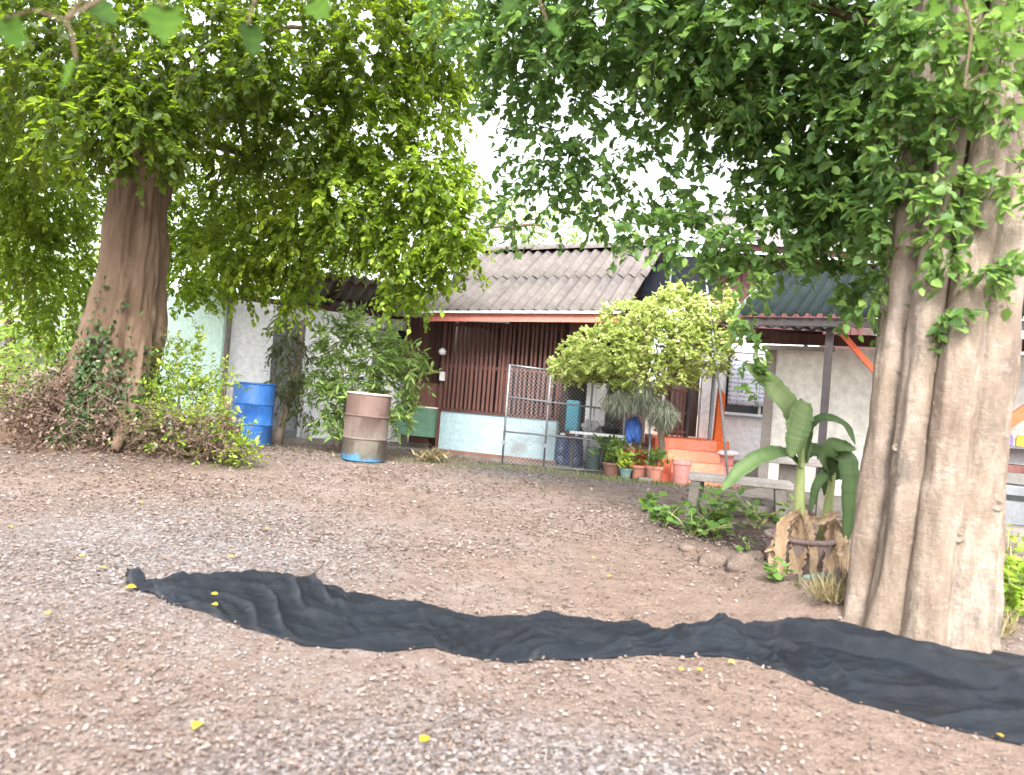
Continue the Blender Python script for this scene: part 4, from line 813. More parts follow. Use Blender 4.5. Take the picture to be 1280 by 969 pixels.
# printed sheet hung in the window
def notice_mat():
    q = N('printed_sheet'); tc = q.n('ShaderNodeTexCoord'); sx = q.n('ShaderNodeSeparateXYZ'); q.l(tc.outputs['Object'], sx.inputs[0])
    w1 = q.n('ShaderNodeMath', operation='PINGPONG'); q.l(sx.outputs[2], w1.inputs[0]); w1.inputs[1].default_value = .035
    row = q.ramp(w1.outputs[0], [(.010, (1, 1, 1, 1)), (.016, (0, 0, 0, 1))]); nz = q.noise(q.coord((28, 1, 60)), 1.0, 2, .5); wd_ = q.ramp(nz, [(.46, (0, 0, 0, 1)), (.54, (1, 1, 1, 1))])
    txt = q.mix(1.0, row, wd_, 'MULTIPLY'); w2 = q.n('ShaderNodeMath', operation='PINGPONG'); q.l(sx.outputs[0], w2.inputs[0]); w2.inputs[1].default_value = .17; col_ = q.ramp(w2.outputs[0], [(.004, (1, 1, 1, 1)), (.009, (0, 0, 0, 1))])
    base = q.mix(txt, lin((224, 228, 240)), lin((120, 132, 176))); base = q.mix(q.mix(.6, (0, 0, 0, 1), col_), base, lin((160, 168, 200)))
    return q.done(q.bsdf(base, .8))
M['notice'] = notice_mat()
mb = MB(); NXX, NZZ = 14, 10; vs = [(-.49 + .98 * i / NXX, .006 * math.sin(i * 1.3) + .004 * math.sin(j * 2 + i), .80 * j / NZZ) for j in range(NZZ + 1) for i in range(NXX + 1)]
mb.add(vs, [(j * (NXX + 1) + i, j * (NXX + 1) + i + 1, (j + 1) * (NXX + 1) + i + 1, (j + 1) * (NXX + 1) + i) for j in range(NZZ) for i in range(NXX)])
o = mb.build('printed_sheet', M['notice'], smooth=True, loc=(3.0 + .90, 12.2 - .02, .34 + 1.16)); md = o.modifiers.new('thickness', 'SOLIDIFY'); md.thickness = .003; tag(o, 'pale blue printed sheet hanging over the window', 'notice')
# steps
st = thing('orange_steps', 'flight of coral orange steps up to the white house porch', 'steps', (2.0, 10.42, .33))
for i in range(4):
    piece(st, 'step', M['coral'], (.26, .24 * i, -.05), (1.02 + .0 * i, .93 - .002 * i, .15 * (i + 1) - .002 * 0), .006) if False else piece(st, 'step', M['coral'], (.24, .23 * i, (.15 * i + .002) if i else -.05), (1.0, .93, .15 * (i + 1)), .006)
piece(st, 'side_wall', M['coral_dark'], (.04, .02, -.05), (.238, .93, .34), .008); piece(st, 'side_wall', M['coral_dark'], (.04, .30, .342), (.238, .93, .60), .008)
for i in range(3): piece(st, 'side_step', M['pot_pink'], (1.002, .1 + .22 * i, (.14 * i + .002) if i else -.05), (1.22, .93, .14 * (i + 1)), .006)
o = MB().box((0, 0, 0), (.5, .08, .36)).box((.0, -.03, .362), (.5, .11, .40)).build('low_wall', M['orange'], bev=.006, loc=(1.62, 10.75, .35)); tag(o, 'low orange wall left of the coral steps', 'wall')
# white mats drying on the side steps
q = (3.12, 10.9, .77); o = crumple('white_cloth', M['white_paint'], (q[0], q[1], q[2] + .02), (.15, .1, .04), 5.2, 4); tag(o, 'crumpled white cloth lying at the end of the steps', 'cloth')

# ------------------------------------------------------------------ clipped tree with moss
w = on(826, 598); w = np.array((w[0], 10.55, float(gz(w[0], 10.55)))); w[0] = at(828, 590, 10.55)[0]
t = thing('clipped_tree', 'pale green tree with flat rounded crown beside orange steps', 'tree', w)
mb = MB(); mb.tube([w + (0, 0, -.05), w + (.0, 0, .3), at(826, 540, 10.55), at(818, 500, 10.55), at(810, 470, 10.5)], [.06, .05, .045, .04, .03], 10); mb.build('trunk', M['bark_small'], t, smooth=True, world=True)
CL = [(at(a, b, Y), (rx, rx, rz), n, tn) for (a, b, Y, rx, rz, n, tn) in ((760, 440, 10.4, .6, .30, 120, 0), (820, 430, 10.4, .65, .38, 150, .05), (870, 440, 10.5, .5, .32, 110, 0), (790, 400, 10.5, .45, .26, 90, .12), (845, 390, 10.5, .5, .24, 90, .15), (725, 455, 10.4, .35, .2, 60, .1), (895, 410, 10.5, .3, .3, 60, .1), (800, 470, 10.5, .8, .14, 90, -.15), (850, 370, 10.5, .3, .12, 40, .2), (705, 458, 10.4, .18, .1, 20, .1), (905, 380, 10.6, .16, .2, 24, .15))]
for q in CL[:7]:
    mb = MB(); limb(mb, at(818, 505, 10.55), q[0], .025, .008, .06, 6, 6); mb.build('limb', M['bark_small'], t, smooth=True, world=True)
foliage(t, [(c, r_, n * 3, tn) for c, r_, n, tn in CL], M['leaf_clip'], .042, 13, .13, .1, .65, hollow=.5, up=.3, shape=ROUND)
for (a, b, rx, L_, lab) in ((775, 488, .2, .34, 'grey moss clump hanging beside the blue cloth'), (805, 478, .17, .42, 'long grey moss clump hanging by the clipped tree trunk'), (830, 500, .2, .42, 'wide grey moss clump hanging in front of the orange steps')):
    w2 = at(a, b, 10.25); n = 1500; u_ = rdir(n) * rng.uniform(.2, 1, n)[:, None] ** .5; P = u_ * np.array((rx, rx * .8, L_ * .42)) * (1 + .15 * np.sin(u_[:, 0:1] * 7 + a)) + (0, 0, -L_ * .38); D = np.stack([u_[:, 0] * .35 + rng.normal(0, .3, n), u_[:, 1] * .35 + rng.normal(0, .3, n), -np.ones(n)], 1); l = .16 * rng.uniform(.4, 1.2, n)
    o = link('hanging_moss', leaf_mesh('hanging_moss', P, D, rdir(n), l, .009, np.clip(rng.normal(.5, .25, n), 0, 1), LANCE), M['moss'], loc=w2); tag(o, lab, 'moss')

# ------------------------------------------------------------------ pots
def pot(label, px, py, Y, r_, h, mat, leafmat, n, ll, tall=.25, tone=0.0):
    x = at(px, py, Y)[0]; w = np.array((x, Y, float(gz(x, Y)))); p = thing('flower_pot', label, 'plant pot', w)
    mb = MB(); mb.lathe([(.005, .0), (r_ * .68, 0), (r_ * .72, .01), (r_ * .93, h * .82)], 22); mb.build('pot_body', mat, p, smooth=True)
    mb = MB(); mb.lathe([(r_ * .93, h * .82), (r_ * 1.04, h * .83), (r_ * 1.05, h), (r_ * .95, h * 1.0), (r_ * .9, h * .84)], 22); mb.build('rim', mat, p, smooth=False)
    mb = MB(); mb.lathe([(.002, h * .87), (r_ * .93, h * .86)], 22); mb.build('soil', M['soil'], p)
    if n:
        P = rng.normal(0, 1, (n, 3)) * (r_ * .8, r_ * .8, 0); P[:, 2] = h + rng.uniform(0, tall, n); D = rng.normal(0, .8, (n, 3)); D[:, 2] = np.abs(D[:, 2]) * .6 + .2
        o = link('foliage', leaf_mesh('foliage', P, D, rdir(n) + (0, 0, .8), ll, ll * .4, np.clip(rng.normal(.5 + tone, .22, n), 0, 1)), leafmat, p); o['kind'] = 'stuff'
        for i in range(5):
            mb = MB(); mb.tube([(rng.normal(0, r_ * .2), rng.normal(0, r_ * .2), h * .8), (rng.normal(0, r_ * .5), rng.normal(0, r_ * .5), h + tall * .8)], [.006, .003], 5); mb.build('stem', M['twig'], p)
pot('dark brown plant pot with leafy plant next to the gate', 766, 585, 10.75, .15, .20, M['pot_brown'], M['leaf_shrub'], 110, .13, .3)
pot('small grey green plant pot with yellowish plant', 782, 590, 10.55, .09, .15, M['pot_green'], M['leaf_bush'], 60, .11, .2, .3)
pot('wide terracotta plant pot with yellow leaves', 799, 585, 10.65, .15, .20, M['terracotta'], M['straw'], 60, .12, .25)
pot('tapered terracotta plant pot beside the clipped tree', 818, 592, 10.4, .12, .22, M['terracotta'], M['leaf_shrub'], 80, .1, .2)
pot('pink plant pot at the corner of the coral steps', 851, 595, 10.25, .13, .34, M['pot_pink'], M['leaf_shrub'], 0, .1)
x = at(806, 597, 10.2)[0]; o = MB().box((-.09, -.06, 0), (.09, .06, .07)).build('concrete_block', M['concrete'], bev=.01, loc=(x, 10.2, float(gz(x, 10.2)))); tag(o, 'small concrete block in front of the terracotta pots', 'block')
# blue cloth and white box beyond the gate
q = at(786, 545, 10.9); o = crumple('blue_cloth', M['blue_cloth'], (q[0], q[1] - .35, 1.02), (.11, .09, .17), 3.1); tag(o, 'bundled blue cloth hanging under the grey moss', 'cloth')
q = at(770, 552, 10.95); o = MB().box((-.2, 0, 0), (.12, .16, .17)).box((-.21, -.01, .172), (.13, .17, .19)).build('white_box', M['white_paint'], bev=.006, loc=(q[0] + .1, 10.9, .68)); tag(o, 'white box standing on posts beside the gate', 'box')
for dx in (-.18, .10): pass
t = thing('box_stand', 'rough stand with two stakes under the white box', 'stand', (q[0] + .06, 10.98, .34))
for dx in (-.1, .12): mb = MB(); mb.tube([(dx, 0, -.03), (dx, 0, .335)], .03, 8); mb.build('stake', M['bark_small'], t, smooth=True)
q = at(812, 560, 10.4); mb = MB(); mb.tube([(0, 0, -.02), (.01, 0, .65)], .014, 8); o = mb.build('thin_stake', M['galv'], smooth=True, loc=(q[0], 10.45, float(gz(q[0], 10.45)))); tag(o, 'thin grey stake between the pots and orange wall', 'stake')
# leaning metal pole
a, b = at(912, 606, 10.2), at(879, 322, 10.35); a[2] = float(gz(a[0], a[1])) - .02; mb = MB(); mb.tube([a, a * .6 + b * .4 + (.025, 0, 0), b], [.018, .017, .014], 8); mb.tube([b, b + (.06, 0, -.06), b + (.14, .02, -.14)], .008, 6); o = mb.build('metal_pole', M['grey_metal'], smooth=True, world=True, loc=a); tag(o, 'tall thin leaning metal pole in front of the orange steps', 'pole')

# ------------------------------------------------------------------ tin roof shelter on the right
p3 = at(927, 397, 9.3); hC = thing('tin_shelter', 'open shelter with dark green tin roof and cream back wall', 'shelter', (p3[0], p3[1], .32), R(-30)); ZE = p3[2] - .32
roof_sheets(hC, M['roof_green'], 0, 4.2, -.15, ZE + .02, .40, 2.3, 1, .13, .018, 5, box=True)
mb = MB(); mb.beam((-.02, -.16, ZE + .03), (-.02, 1.96, ZE + .03 + 2.12 * math.tan(.40)), .03, .10); mb.build('barge_board', M['grey_metal'], hC)
piece(hC, 'eave_beam', M['black_steel'], (.02, -.10, ZE - .10), (4.2, -.04, ZE - .005)); piece(hC, 'cross_beam', M['wood_dark'], (-.25, 1.35, ZE - .17), (4.2, 1.44, ZE - .03)); piece(hC, 'light_strip', M['concrete_pale'], (.0, 1.30, ZE - .26), (.9, 1.348, ZE - .20))
for x, lab in ((1.0, None), (3.3, None)): piece(hC, 'post', M['black_steel'], (x - .04, .02, -.1), (x + .04, .10, ZE - .10))
piece(hC, 'back_wall', M['plaster_cream'], (.12, 1.6, -.1), (4.2, 1.7, ZE - .19)); piece(hC, 'wall_post', M['concrete_pale'], (.0, 1.55, -.1), (.118, 1.72, ZE - .19)); piece(hC, 'ceiling_sheet', M['dark_sheet'], (.1, 1.46, ZE - .12), (4.2, 2.0, ZE - .09)); piece(hC, 'floor', M['concrete'], (.05, -.1, -.1), (4.2, 1.59, .06))
mb = MB(); mb.beam((1.10, .10, ZE - .13), (1.62, .25, ZE - .72), .05, .06); mb.build('brace', M['rust_red'], hC)
def locC(p): d = np.array(p) - np.array(hC.location); c, q = math.cos(R(30)), math.sin(R(30)); return (c * d[0] - q * d[1], q * d[0] + c * d[1], d[2])
_p, _q = np.array(locC(at(1235, 545, 7.9))), np.array(locC(at(1330, 482, 7.8))); mb = MB(); mb.beam(_p - .28 * (_q - _p), _p + 1.55 * (_q - _p), .05, .12); mb.build('brace', M['rust_red'], hC)
# second brown roof edge between the houses
e0, e1 = at(893, 412, 10.6), at(1010, 420, 10.2); bl = thing('tin_awning', 'narrow tin awning with brown edge beside the printed sheet', 'awning', (e0[0], e0[1], e0[2]), R(-14)); piece(bl, 'edge_beam', M['wood_dark'], (0, 0, -.06), (1.4, .05, .05)); roof_sheets(bl, M['roof_grey'], -.05, 1.3, -.06, .075, .12, 1.2, 1)
for x in (.05, 1.3): mb = MB(); mb.tube([(x, .9, -1.8), (x, .9, .15)], .03, 8); mb.build('post', M['grey_metal'], bl)
# things stored in the shelter, seen past the big trunk
def inC(x, y, z): c, s = math.cos(R(-30)), math.sin(R(-30)); return (p3[0] + c * x - s * y, p3[1] + s * x + c * y, .32 + z)
zc = .062
t = thing('steel_counter', 'grey steel counter with brown plank inside the tin roof shelter', 'counter', inC(3.0, .55, zc), R(-30)); piece(t, 'cabinet', M['grey_metal'], (-.6, 0, 0), (.9, .5, .42), .01); piece(t, 'plank', M['wood_panel'], (-.65, -.04, .56), (.95, .5, .64), .006); piece(t, 'slot', M['tub_black'], (-.5, -.006, .26), (.85, -.001, .32)); piece(t, 'shelf', M['grey_metal'], (-.62, .05, .82), (.9, .5, .845)); piece(t, 'back_sheet', M['white_paint'], (-.6, .46, .65), (.9, .498, .818))
for x in (-.56, .86): piece(t, 'upright', M['grey_metal'], (x - .02, .06, .422), (x + .02, .10, .558)); piece(t, 'upright', M['grey_metal'], (x - .02, .06, .642), (x + .02, .10, .818))
for i, (m_, lab, cat) in enumerate((('pink', 'pink packet on the counter shelf past the fluted trunk', 'packet'), ('purple', 'purple packet on the counter shelf past the fluted trunk', 'packet'), ('yellow', 'yellow packet on the counter shelf past the fluted trunk', 'packet'), ('white_paint', 'white packet on the counter shelf past the fluted trunk', 'packet'))):
    mb = MB(); mb.box((-.045, -.02, 0), (.045, .02, .10)); mb.box((-.035, -.012, .10), (.035, .012, .125)); o = mb.build('snack_packet', M[m_], bev=.008, loc=inC(2.72 + .11 * i, .8, zc + .847)); o.rotation_euler = (0, 0, R(-30 + 6 * i)); tag(o, lab, cat)

# ------------------------------------------------------------------ concrete bench
bw = on(915, 645); bn = thing('concrete_bench', 'weathered concrete bench among green weeds', 'bench', (at(920, 600, 8.0)[0], 8.0, float(gz(bw[0], 8.0))), R(-14))
o = piece(bn, 'seat', M['concrete_pale'], (-.48, -.18, .36), (.55, .2, .43), .012)
for x, y, dx in ((-.40, -.12, -.05), (-.36, .14, -.03), (.42, -.12, .05), (.44, .14, .03)):
    mb = MB(); mb.beam((x + dx, y, -.06), (x, y, .358), .10, .09, up=(0, 1, 0)); mb.build('leg', M['concrete'], bn, bev=.01)
MB().box((-.34, -.03, .08), (.38, .03, .16)).build('stretcher', M['concrete'], bn, bev=.008)
t = thing('concrete_table', 'concrete table slab on thick leg behind the banana plants', 'table', (at(985, 600, 8.35)[0], 8.35, .3), R(-20)); piece(t, 'table_top', M['concrete_pale'], (-.3, -.25, .55), (.5, .3, .61), .012); piece(t, 'leg', M['concrete'], (-.1, -.1, -.05), (.1, .1, .548), .012); piece(t, 'leg', M['concrete'], (.3, -.1, -.05), (.42, .1, .548), .012)

# ------------------------------------------------------------------ planter, banana plants, stones
pw = on(1012, 718); pw = np.array((pw[0], pw[1] + .25, float(gz(pw[0], pw[1] + .25))))
pl = thing('round_planter', 'low round pinkish concrete planter holding banana plants', 'planter', pw); pl.scale = (.82, .82, .95)
mb = MB(); mb.lathe([(.29, -.05), (.295, .0), (.30, .222)], 40); mb.build('planter_wall', M['planter'], pl, smooth=True)
mb = MB(); vs = []; n = 64
for (r_, z) in ((.305, .222), (.322, .225), (.326, .258), (.285, .262), (.28, .20)):
    for j in range(n): th_ = 2 * math.pi * j / n; vs.append((r_ * math.cos(th_), r_ * math.sin(th_), z + (.005 * math.sin(th_ * 22) if z > .25 or r_ > .32 else 0)))
mb.add(vs, [(i * n + j, i * n + (j + 1) % n, (i + 1) * n + (j + 1) % n, (i + 1) * n + j) for i in range(4) for j in range(n)]); mb.build('scalloped_rim', M['planter'], pl, smooth=True)
mb = MB(); mb.lathe([(.002, .23), (.2, .225), (.283, .21)], 30, wob=.01); mb.build('soil', M['soil'], pl, smooth=True)
def bleaf(parent, pts, width, mat, rnd=.5, name='leaf', twist=0.0, curl=.18, tear=0.0, k=46, upv=(0, -.3, 1)):
    """long banana blade along pts with midrib groove and wavy margins; pts in world"""
    pts = np.array(pts, float); t_ = np.linspace(0, 1, len(pts)); s = np.linspace(0, 1, k); C = np.stack([np.interp(s, t_, pts[:, i]) for i in range(3)], 1)
    for _ in range(14): C[1:-1] = (C[:-2] + 2 * C[1:-1] + C[2:]) / 4
    T = nrm(np.gradient(C, axis=0)); UPV = np.array(upv, float); S = nrm(np.cross(T, UPV)); NN = np.cross(S, T); wprof = width * np.clip(np.sin(np.pi * np.clip(s * .93 + .07, 0, 1)) ** .55, .04, 1); V = []
    cols = (-1, -.5, 0, .5, 1)
    for i in range(k):
        for c in cols:
            wv = 1 + .05 * math.sin(i * .75 + c * 2) + .03 * math.sin(i * 1.7 - c) - (tear * rng.uniform(0, 1) if abs(c) == 1 else 0)
            V.append(C[i] + S[i] * c * wprof[i] * .5 * wv + NN[i] * wprof[i] * (abs(c) * curl + .03 * math.sin(i * .5 + c * 5) + .012 * math.sin(i * 2.2) * abs(c)))
    Fq = [(i * 5 + j, i * 5 + j + 1, (i + 1) * 5 + j + 1, (i + 1) * 5 + j) for i in range(k - 1) for j in range(4)]
    me = np_mesh(name, np.array(V) - np.array(parent.location), np.array(Fq), np.clip(rnd + np.repeat(rng.normal(0, .05, k - 1), 4) + np.tile([-.05, .1, .1, -.05], k - 1), 0, 1)); o = link(name, me, mat, parent, smooth=True); md = o.modifiers.new('thickness', 'SOLIDIFY'); md.thickness = .002; return o
def banana(label, base, top, leaves, dead, r_=.045):
    b = thing('banana_plant', label, 'banana plant', base); base, top = np.array(base), np.array(top)
    mb = MB(); mb.tube([base + (0, 0, -.04), base * .7 + top * .3 + (.008, 0, 0), top], [r_ * 1.2, r_, r_ * .5], 12); mb.build('stem', M['banana_stem'], b, smooth=True, world=True)
    for (pts, w_, tn, uv) in leaves: bleaf(b, [at(*q) for q in pts], w_ * .74, M['banana'], tn, upv=uv, tear=.10)
    for (pts, w_) in dead: bleaf(b, [at(*q) for q in pts], w_ * 1.5, M['banana_dead'], .5, 'dead_leaf', curl=.35, tear=.4, upv=(rng.normal(0, .4), -1, .2))
    return b
M['banana_stem'] = mat_var('banana_stem', (126, 142, 84), (164, 168, 112), 6, .6, (2, 2, .4), c3=(150, 120, 86))
Yb = pw[1]
banana('banana plant with upright broad leaf and dangling dry leaves', pw + (-.04, -.05, .22), at(1002, 560, Yb),
       [([(1003, 580, Yb), (1000, 545, Yb - .02), (985, 510, Yb - .05), (958, 478, Yb - .12), (930, 455, Yb - .2)], .30, .75, (.5, -1, .2)), ([(1006, 502, Yb - .06), (999, 520, Yb - .11), (992, 545, Yb - .15), (988, 572, Yb - .17)], .30, .6, (.25, -1, .3)),
        ([(1004, 575, Yb), (1008, 535, Yb), (1030, 522, Yb - .05), (1056, 530, Yb - .08), (1069, 556, Yb - .1)], .16, .1, (0, -.6, 1)), ([(1002, 585, Yb), (982, 565, Yb - .08), (950, 572, Yb - .16), (922, 592, Yb - .2), (902, 614, Yb - .2)], .21, .35, (-.2, -.8, 1)), ([(1004, 575, Yb), (1012, 560, Yb + .1), (1036, 570, Yb + .15), (1030, 620, Yb + .2)], .16, .3, (0, -1, .3))],
       [([(1000, 640, Yb - .06), (985, 650, Yb - .14), (968, 690, Yb - .2), (962, 742, Yb - .36)], .06), ([(1000, 645, Yb - .07), (998, 690, Yb - .2), (990, 745, Yb - .36)], .10), ([(1003, 650, Yb - .05), (985, 670, Yb - .16), (955, 690, Yb - .25)], .05), ([(1003, 648, Yb - .05), (1025, 652, Yb - .14), (1050, 640, Yb - .1)], .05), ([(1002, 635, Yb - .05), (1000, 655, Yb - .09), (998, 680, Yb - .12)], .09), ([(1001, 640, Yb - .05), (1008, 660, Yb - .16), (1014, 700, Yb - .3), (1012, 735, Yb - .36)], .07), ([(1001, 640, Yb - .05), (978, 655, Yb - .16), (974, 700, Yb - .3), (978, 730, Yb - .36)], .07)])
banana('banana plant with drooping dark leaves close to the fluted trunk', pw + (.2, .05, .22), at(1043, 580, Yb + .08),
       [([(1042, 600, Yb + .08), (1046, 566, Yb), (1058, 575, Yb - .05), (1060, 620, Yb - .08), (1056, 690, Yb - .08)], .24, .2, (.2, -1, .2)), ([(1042, 600, Yb + .08), (1030, 572, Yb - .02), (1042, 556, Yb - .06), (1070, 562, Yb - .08)], .20, .3, (0, -1, .6)), ([(1042, 600, Yb + .08), (1034, 590, Yb), (1020, 605, Yb - .06), (1012, 640, Yb - .08)], .12, .15, (0, -1, .3)), ([(1046, 595, Yb + .08), (1060, 590, Yb + .1), (1072, 620, Yb + .12), (1076, 665, Yb + .1)], .2, .05, (0, -1, .3))],
       [([(1040, 650, Yb), (1036, 690, Yb - .14), (1028, 735, Yb - .38)], .12), ([(1043, 655, Yb), (1050, 695, Yb - .14), (1052, 735, Yb - .38)], .10), ([(1040, 640, Yb + .02), (1038, 665, Yb - .05), (1036, 700, Yb - .15)], .08)], .04)
def rock(label, px, py, s):
    w = on(px, py); mb = MB(); vs = []; ns, nr = 14, 8
    for i in range(nr + 1):
        for j in range(ns):
            ph = math.pi * i / nr; th_ = 2 * math.pi * j / ns; d = np.array((math.sin(ph) * math.cos(th_), math.sin(ph) * math.sin(th_), math.cos(ph))); k = 1 + .28 * mnoise.noise(Vector(d * 1.6) + Vector((px, py, 0))) + .1 * mnoise.noise(Vector(d * 4) + Vector((py, px, 0))); d = np.sign(d) * np.abs(d) ** .8; vs.append(d * k * np.array(s))
    mb.add(vs, [(i * ns + j, (i + 1) * ns + j, (i + 1) * ns + (j + 1) % ns, i * ns + (j + 1) % ns) for i in range(nr) for j in range(ns)]); o = mb.build('stone', M['stone'], loc=w + (0, 0, s[2] * .05), smooth=True); o.rotation_euler = (0, 0, px * .7); tag(o, label, 'stone')
rock('flat rounded stone on the dirt bank below green weeds', 890, 706, (.13, .1, .07)); rock('squared stone beside the round planter', 926, 715, (.13, .11, .09)); rock('small stone on the crest of the dirt bank', 860, 692, (.08, .07, .04)); rock('small stone behind the squared stone', 945, 700, (.08, .07, .06)); rock('stone half buried near dry grass and net', 1010, 752, (.09, .07, .05))

# ------------------------------------------------------------------ weeds
def weed(label, px, py, h, n, ll, mat=M['leaf_weed'], spread=.22, group=None, cat='weed', Y=None, asp=.75):
    w = on(px, py)
    if Y: w = np.array((at(px, py, Y)[0], Y, 0)); w[2] = float(gz(w[0], Y))
    p = thing('leafy_weed', label, cat, w, group=group); tips = []
    for i in range(max(3, n // 9)):
        e = np.array((rng.normal(0, spread), rng.normal(0, spread * .7), h * rng.uniform(.5, 1.1))); tips.append(e); mb = MB(); mb.tube([(0, 0, -.02), e * .5 + (0, 0, .03), e], [.006, .005, .003], 5); mb.build('stem', M['banana_stem'], p)
    tips = np.array(tips); idx = rng.integers(0, len(tips), n); f = rng.uniform(.35, 1.05, n); P = tips[idx] * f[:, None] + rng.normal(0, .03, (n, 3)); D = rng.normal(0, .8, (n, 3)); D[:, 2] = rng.normal(-.05, .3, n); NN = np.array((0, -.25, 1.0)) + rng.normal(0, .3, (n, 3)); l = ll * rng.uniform(.6, 1.2, n)
    o = link('foliage', leaf_mesh('foliage', P, D, NN, l, l * asp, np.clip(rng.normal(.5, .22, n), 0, 1), ROUND), mat, p); o['kind'] = 'stuff'; return p
weed('low bright green weed at the corner of the concrete bench', 830, 660, .22, 60, .085, spread=.14); weed('tall bright green weed in front of the concrete bench', 895, 668, .36, 130, .085, spread=.18); weed('bright green weed on the dark soil by the dirt bank', 865, 672, .24, 90, .08, spread=.16); weed('dark leafy weed under the concrete table', 945, 662, .3, 70, .08, M['leaf_shrub'], spread=.2); weed('small green sprout at the foot of the round planter', 975, 738, .14, 26, .07, spread=.05); weed('tiny sprout on the dark soil behind the squared stone', 935, 692, .08, 14, .06, spread=.05)
weed('sparse small green weed left of the concrete bench', 810, 640, .18, 30, .1, spread=.12)
weed('green weeds crowding the right side of the fluted trunk', 1262, 805, .42, 190, .075, M['leaf_bush'], spread=.18, Y=4.9); weed('weedy green plant behind the fluted trunk by the shelter', 1255, 760, .5, 200, .08, M['leaf_bush'], spread=.2, Y=5.5); weed('low green weed at the foot of the fluted trunk', 1205, 812, .14, 50, .05, M['leaf_bush'], spread=.1, Y=4.45)
def tuft(label, px, py, n, h, mat, sx=.1, Y=None, name='dry_grass_tuft'):
    w = on(px, py)
    if Y: w = np.array((at(px, py, Y)[0], Y, 0)); w[2] = float(gz(w[0], Y))
    P = rng.normal(0, 1, (n, 3)) * (sx, sx * .7, 0); D = rng.normal(0, .45, (n, 3)); D[:, 2] = 1; hh = h * rng.uniform(.4, 1.1, n)
    tag(link(name, leaf_mesh(name, P, D, rdir(n), hh, .008, np.clip(rng.normal(.5, .25, n), 0, 1), LANCE), mat, loc=w), label, 'grass tuft')
tuft('dry straw coloured grass tuft at the left foot of the fluted trunk', 1040, 775, 260, .2, M['straw'], .055); tuft('dry grass tuft between round planter and fluted trunk', 1055, 745, 200, .22, M['leaf_dry'], .08); tuft('dry grass tuft at the right foot of the fluted trunk', 1235, 815, 240, .2, M['straw'], .06, 4.6); tuft('mixed green grass tuft under the planter leaves', 1025, 755, 120, .14, M['grass'], .07)
# green melon-like fallen banana trunk piece by the planter
a, b = on(1005, 742), on(1045, 735); mb = MB(); mb.tube([a + (0, 0, .04), (a + b) / 2 + (0, 0, .05), b + (0, 0, .05)], [.03, .042, .036], 12); o = mb.build('cut_stem', M['pot_green'], smooth=True, world=True, loc=a); tag(o, 'cut green banana stem lying beside the round planter', 'stem')

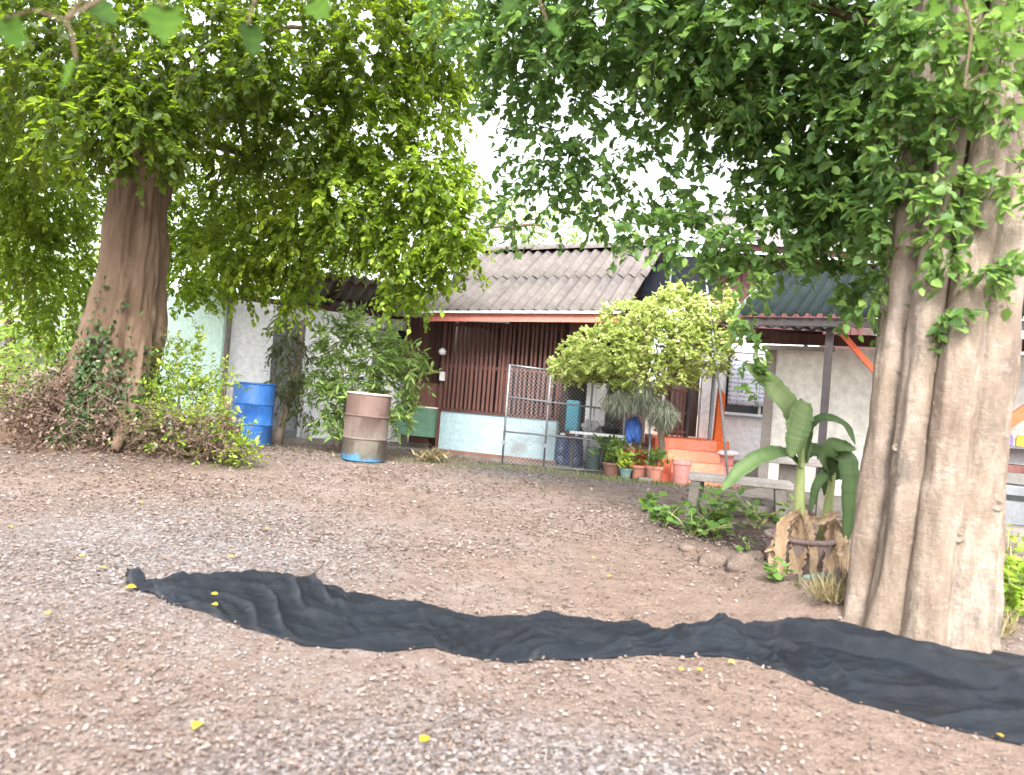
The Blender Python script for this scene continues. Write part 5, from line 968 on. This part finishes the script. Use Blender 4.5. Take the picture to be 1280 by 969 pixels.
# ------------------------------------------------------------------ cables and near hanging branches
for (pts, lab) in (([(-60, 110, 9.0), (240, 182, 9.0), (420, 245, 9.6), (570, 285, 10.5), (700, 310, 12.5)], 'upper thin overhead cable running through the leaves to the house'), ([(-60, 100, 8.9), (200, 165, 8.9), (420, 232, 9.5), (600, 276, 10.8), (720, 300, 12.8)], 'lower thin overhead cable running through the leaves to the house')):
    w = at(*pts[0]); mb = MB(); mb.tube([at(*q) for q in pts], .007, 6); o = mb.build('overhead_cable', M['cable'], world=True, loc=w); tag(o, lab, 'cable')
LOBED = [(0, 0), (.05, .16), (-.02, .40), (.22, .36), (.34, .52), (.50, .30), (.72, .34), (.78, .14), (1.0, 0)]
def near_branch(label, stem, leaves):
    w = at(*stem[0]); p = thing('hanging_branch', label, 'branch', w); mb = MB(); mb.tube([at(*q) for q in stem], list(np.linspace(.008, .003, len(stem))), 6); mb.build('twig', M['twig'], p, world=True)
    for i, (px, py, Y, s, ang, face, tn) in enumerate(leaves):
        c = at(px, py, Y) - w; ax = C_RT * math.sin(ang) - np.array((0, 0, 1)) * math.cos(ang); ax = nrm(ax + np.array((0, rng.normal(0, .25), 0))); nn = nrm(np.array((face, -1, .3 + .5 * math.sin(i * 2.1)))); sd = nrm(np.cross(nn, ax)); nn = np.cross(ax, sd)
        half = [(a, b) for a, b in LOBED]; V = [c + ax * (a - .4) * s + nn * (-.06 * s * math.sin(a * 3)) for a, _ in half]; k = len(half)
        for sg in (1, -1): V += [c + ax * (a - .4) * s + sd * sg * b * s + nn * (b * .22 * s + .03 * s * math.sin(a * 9 + sg)) for a, b in half]
        Fq = [(j, j + 1, k + j + 1, k + j) for j in range(k - 1)] + [(j + 1, j, 2 * k + j, 2 * k + j + 1) for j in range(k - 1)]
        me = np_mesh('leaf', np.array(V), np.array(Fq), np.clip(tn + np.tile([.18, -.1, .05, -.15, .12, -.05, .1, -.1], 2) + np.repeat([.08, -.08], len(Fq) // 2), 0, 1)); o = link('leaf', me, M['leaf_near'], p, smooth=True)
        tip = c - ax * .4 * s; st_ = np.array([at(*q) - w for q in stem]); jn = st_[np.argmin(np.linalg.norm(st_ - tip, axis=1))]; mb = MB(); mb.tube([tip, (tip + jn) / 2 + (0, 0, .02), jn], .002, 5); mb.build('leaf_stalk', M['leaf_near'] if False else M['twig'], o if False else p)
near_branch('twig with large lobed leaves hanging close in front of the old tree', [(260, -160, 1.6), (225, -60, 1.55), (150, -15, 1.5), (80, 25, 1.5)],
            [(205, 28, 1.55, .085, .15, .25, .7), (88, 90, 1.5, .062, -.45, -.7, 1.0), (14, 40, 1.6, .07, .5, .8, .5), (128, 15, 1.7, .07, .8, .9, .2)])
near_branch('twig with drooping lobed leaf hanging between the two big trees', [(335, -160, 1.7), (328, -60, 1.7), (318, 5, 1.7)], [(313, 48, 1.7, .072, .2, 1.2, .1), (400, 10, 1.9, .08, .7, -.8, .8)])
near_branch('twig with dark lobed leaves hanging before the open sky', [(650, -150, 2.0), (652, -80, 2.0), (655, -30, 2.0)], [(690, 35, 2.0, .07, .6, 1.0, .3), (640, 5, 2.0, .08, -.5, -.9, .3)])
near_branch('twig of light green leaves hanging before the fluted trunk', [(1190, -120, 2.8), (1200, -20, 2.8), (1215, 40, 2.8), (1205, 110, 2.8)], [(1170, 10, 2.8, .07, -.3, .2, 1.0), (1195, 40, 2.8, .07, .4, .1, .9), (1225, 50, 2.8, .07, -.1, .2, .8), (1260, 15, 2.8, .08, .3, 0, .9), (1270, 60, 2.8, .09, -.2, .2, .8), (1275, 140, 2.8, .09, .2, .3, .7), (1178, 55, 2.8, .06, .3, .2, .9), (1240, 100, 2.8, .06, 0, .2, .8)])
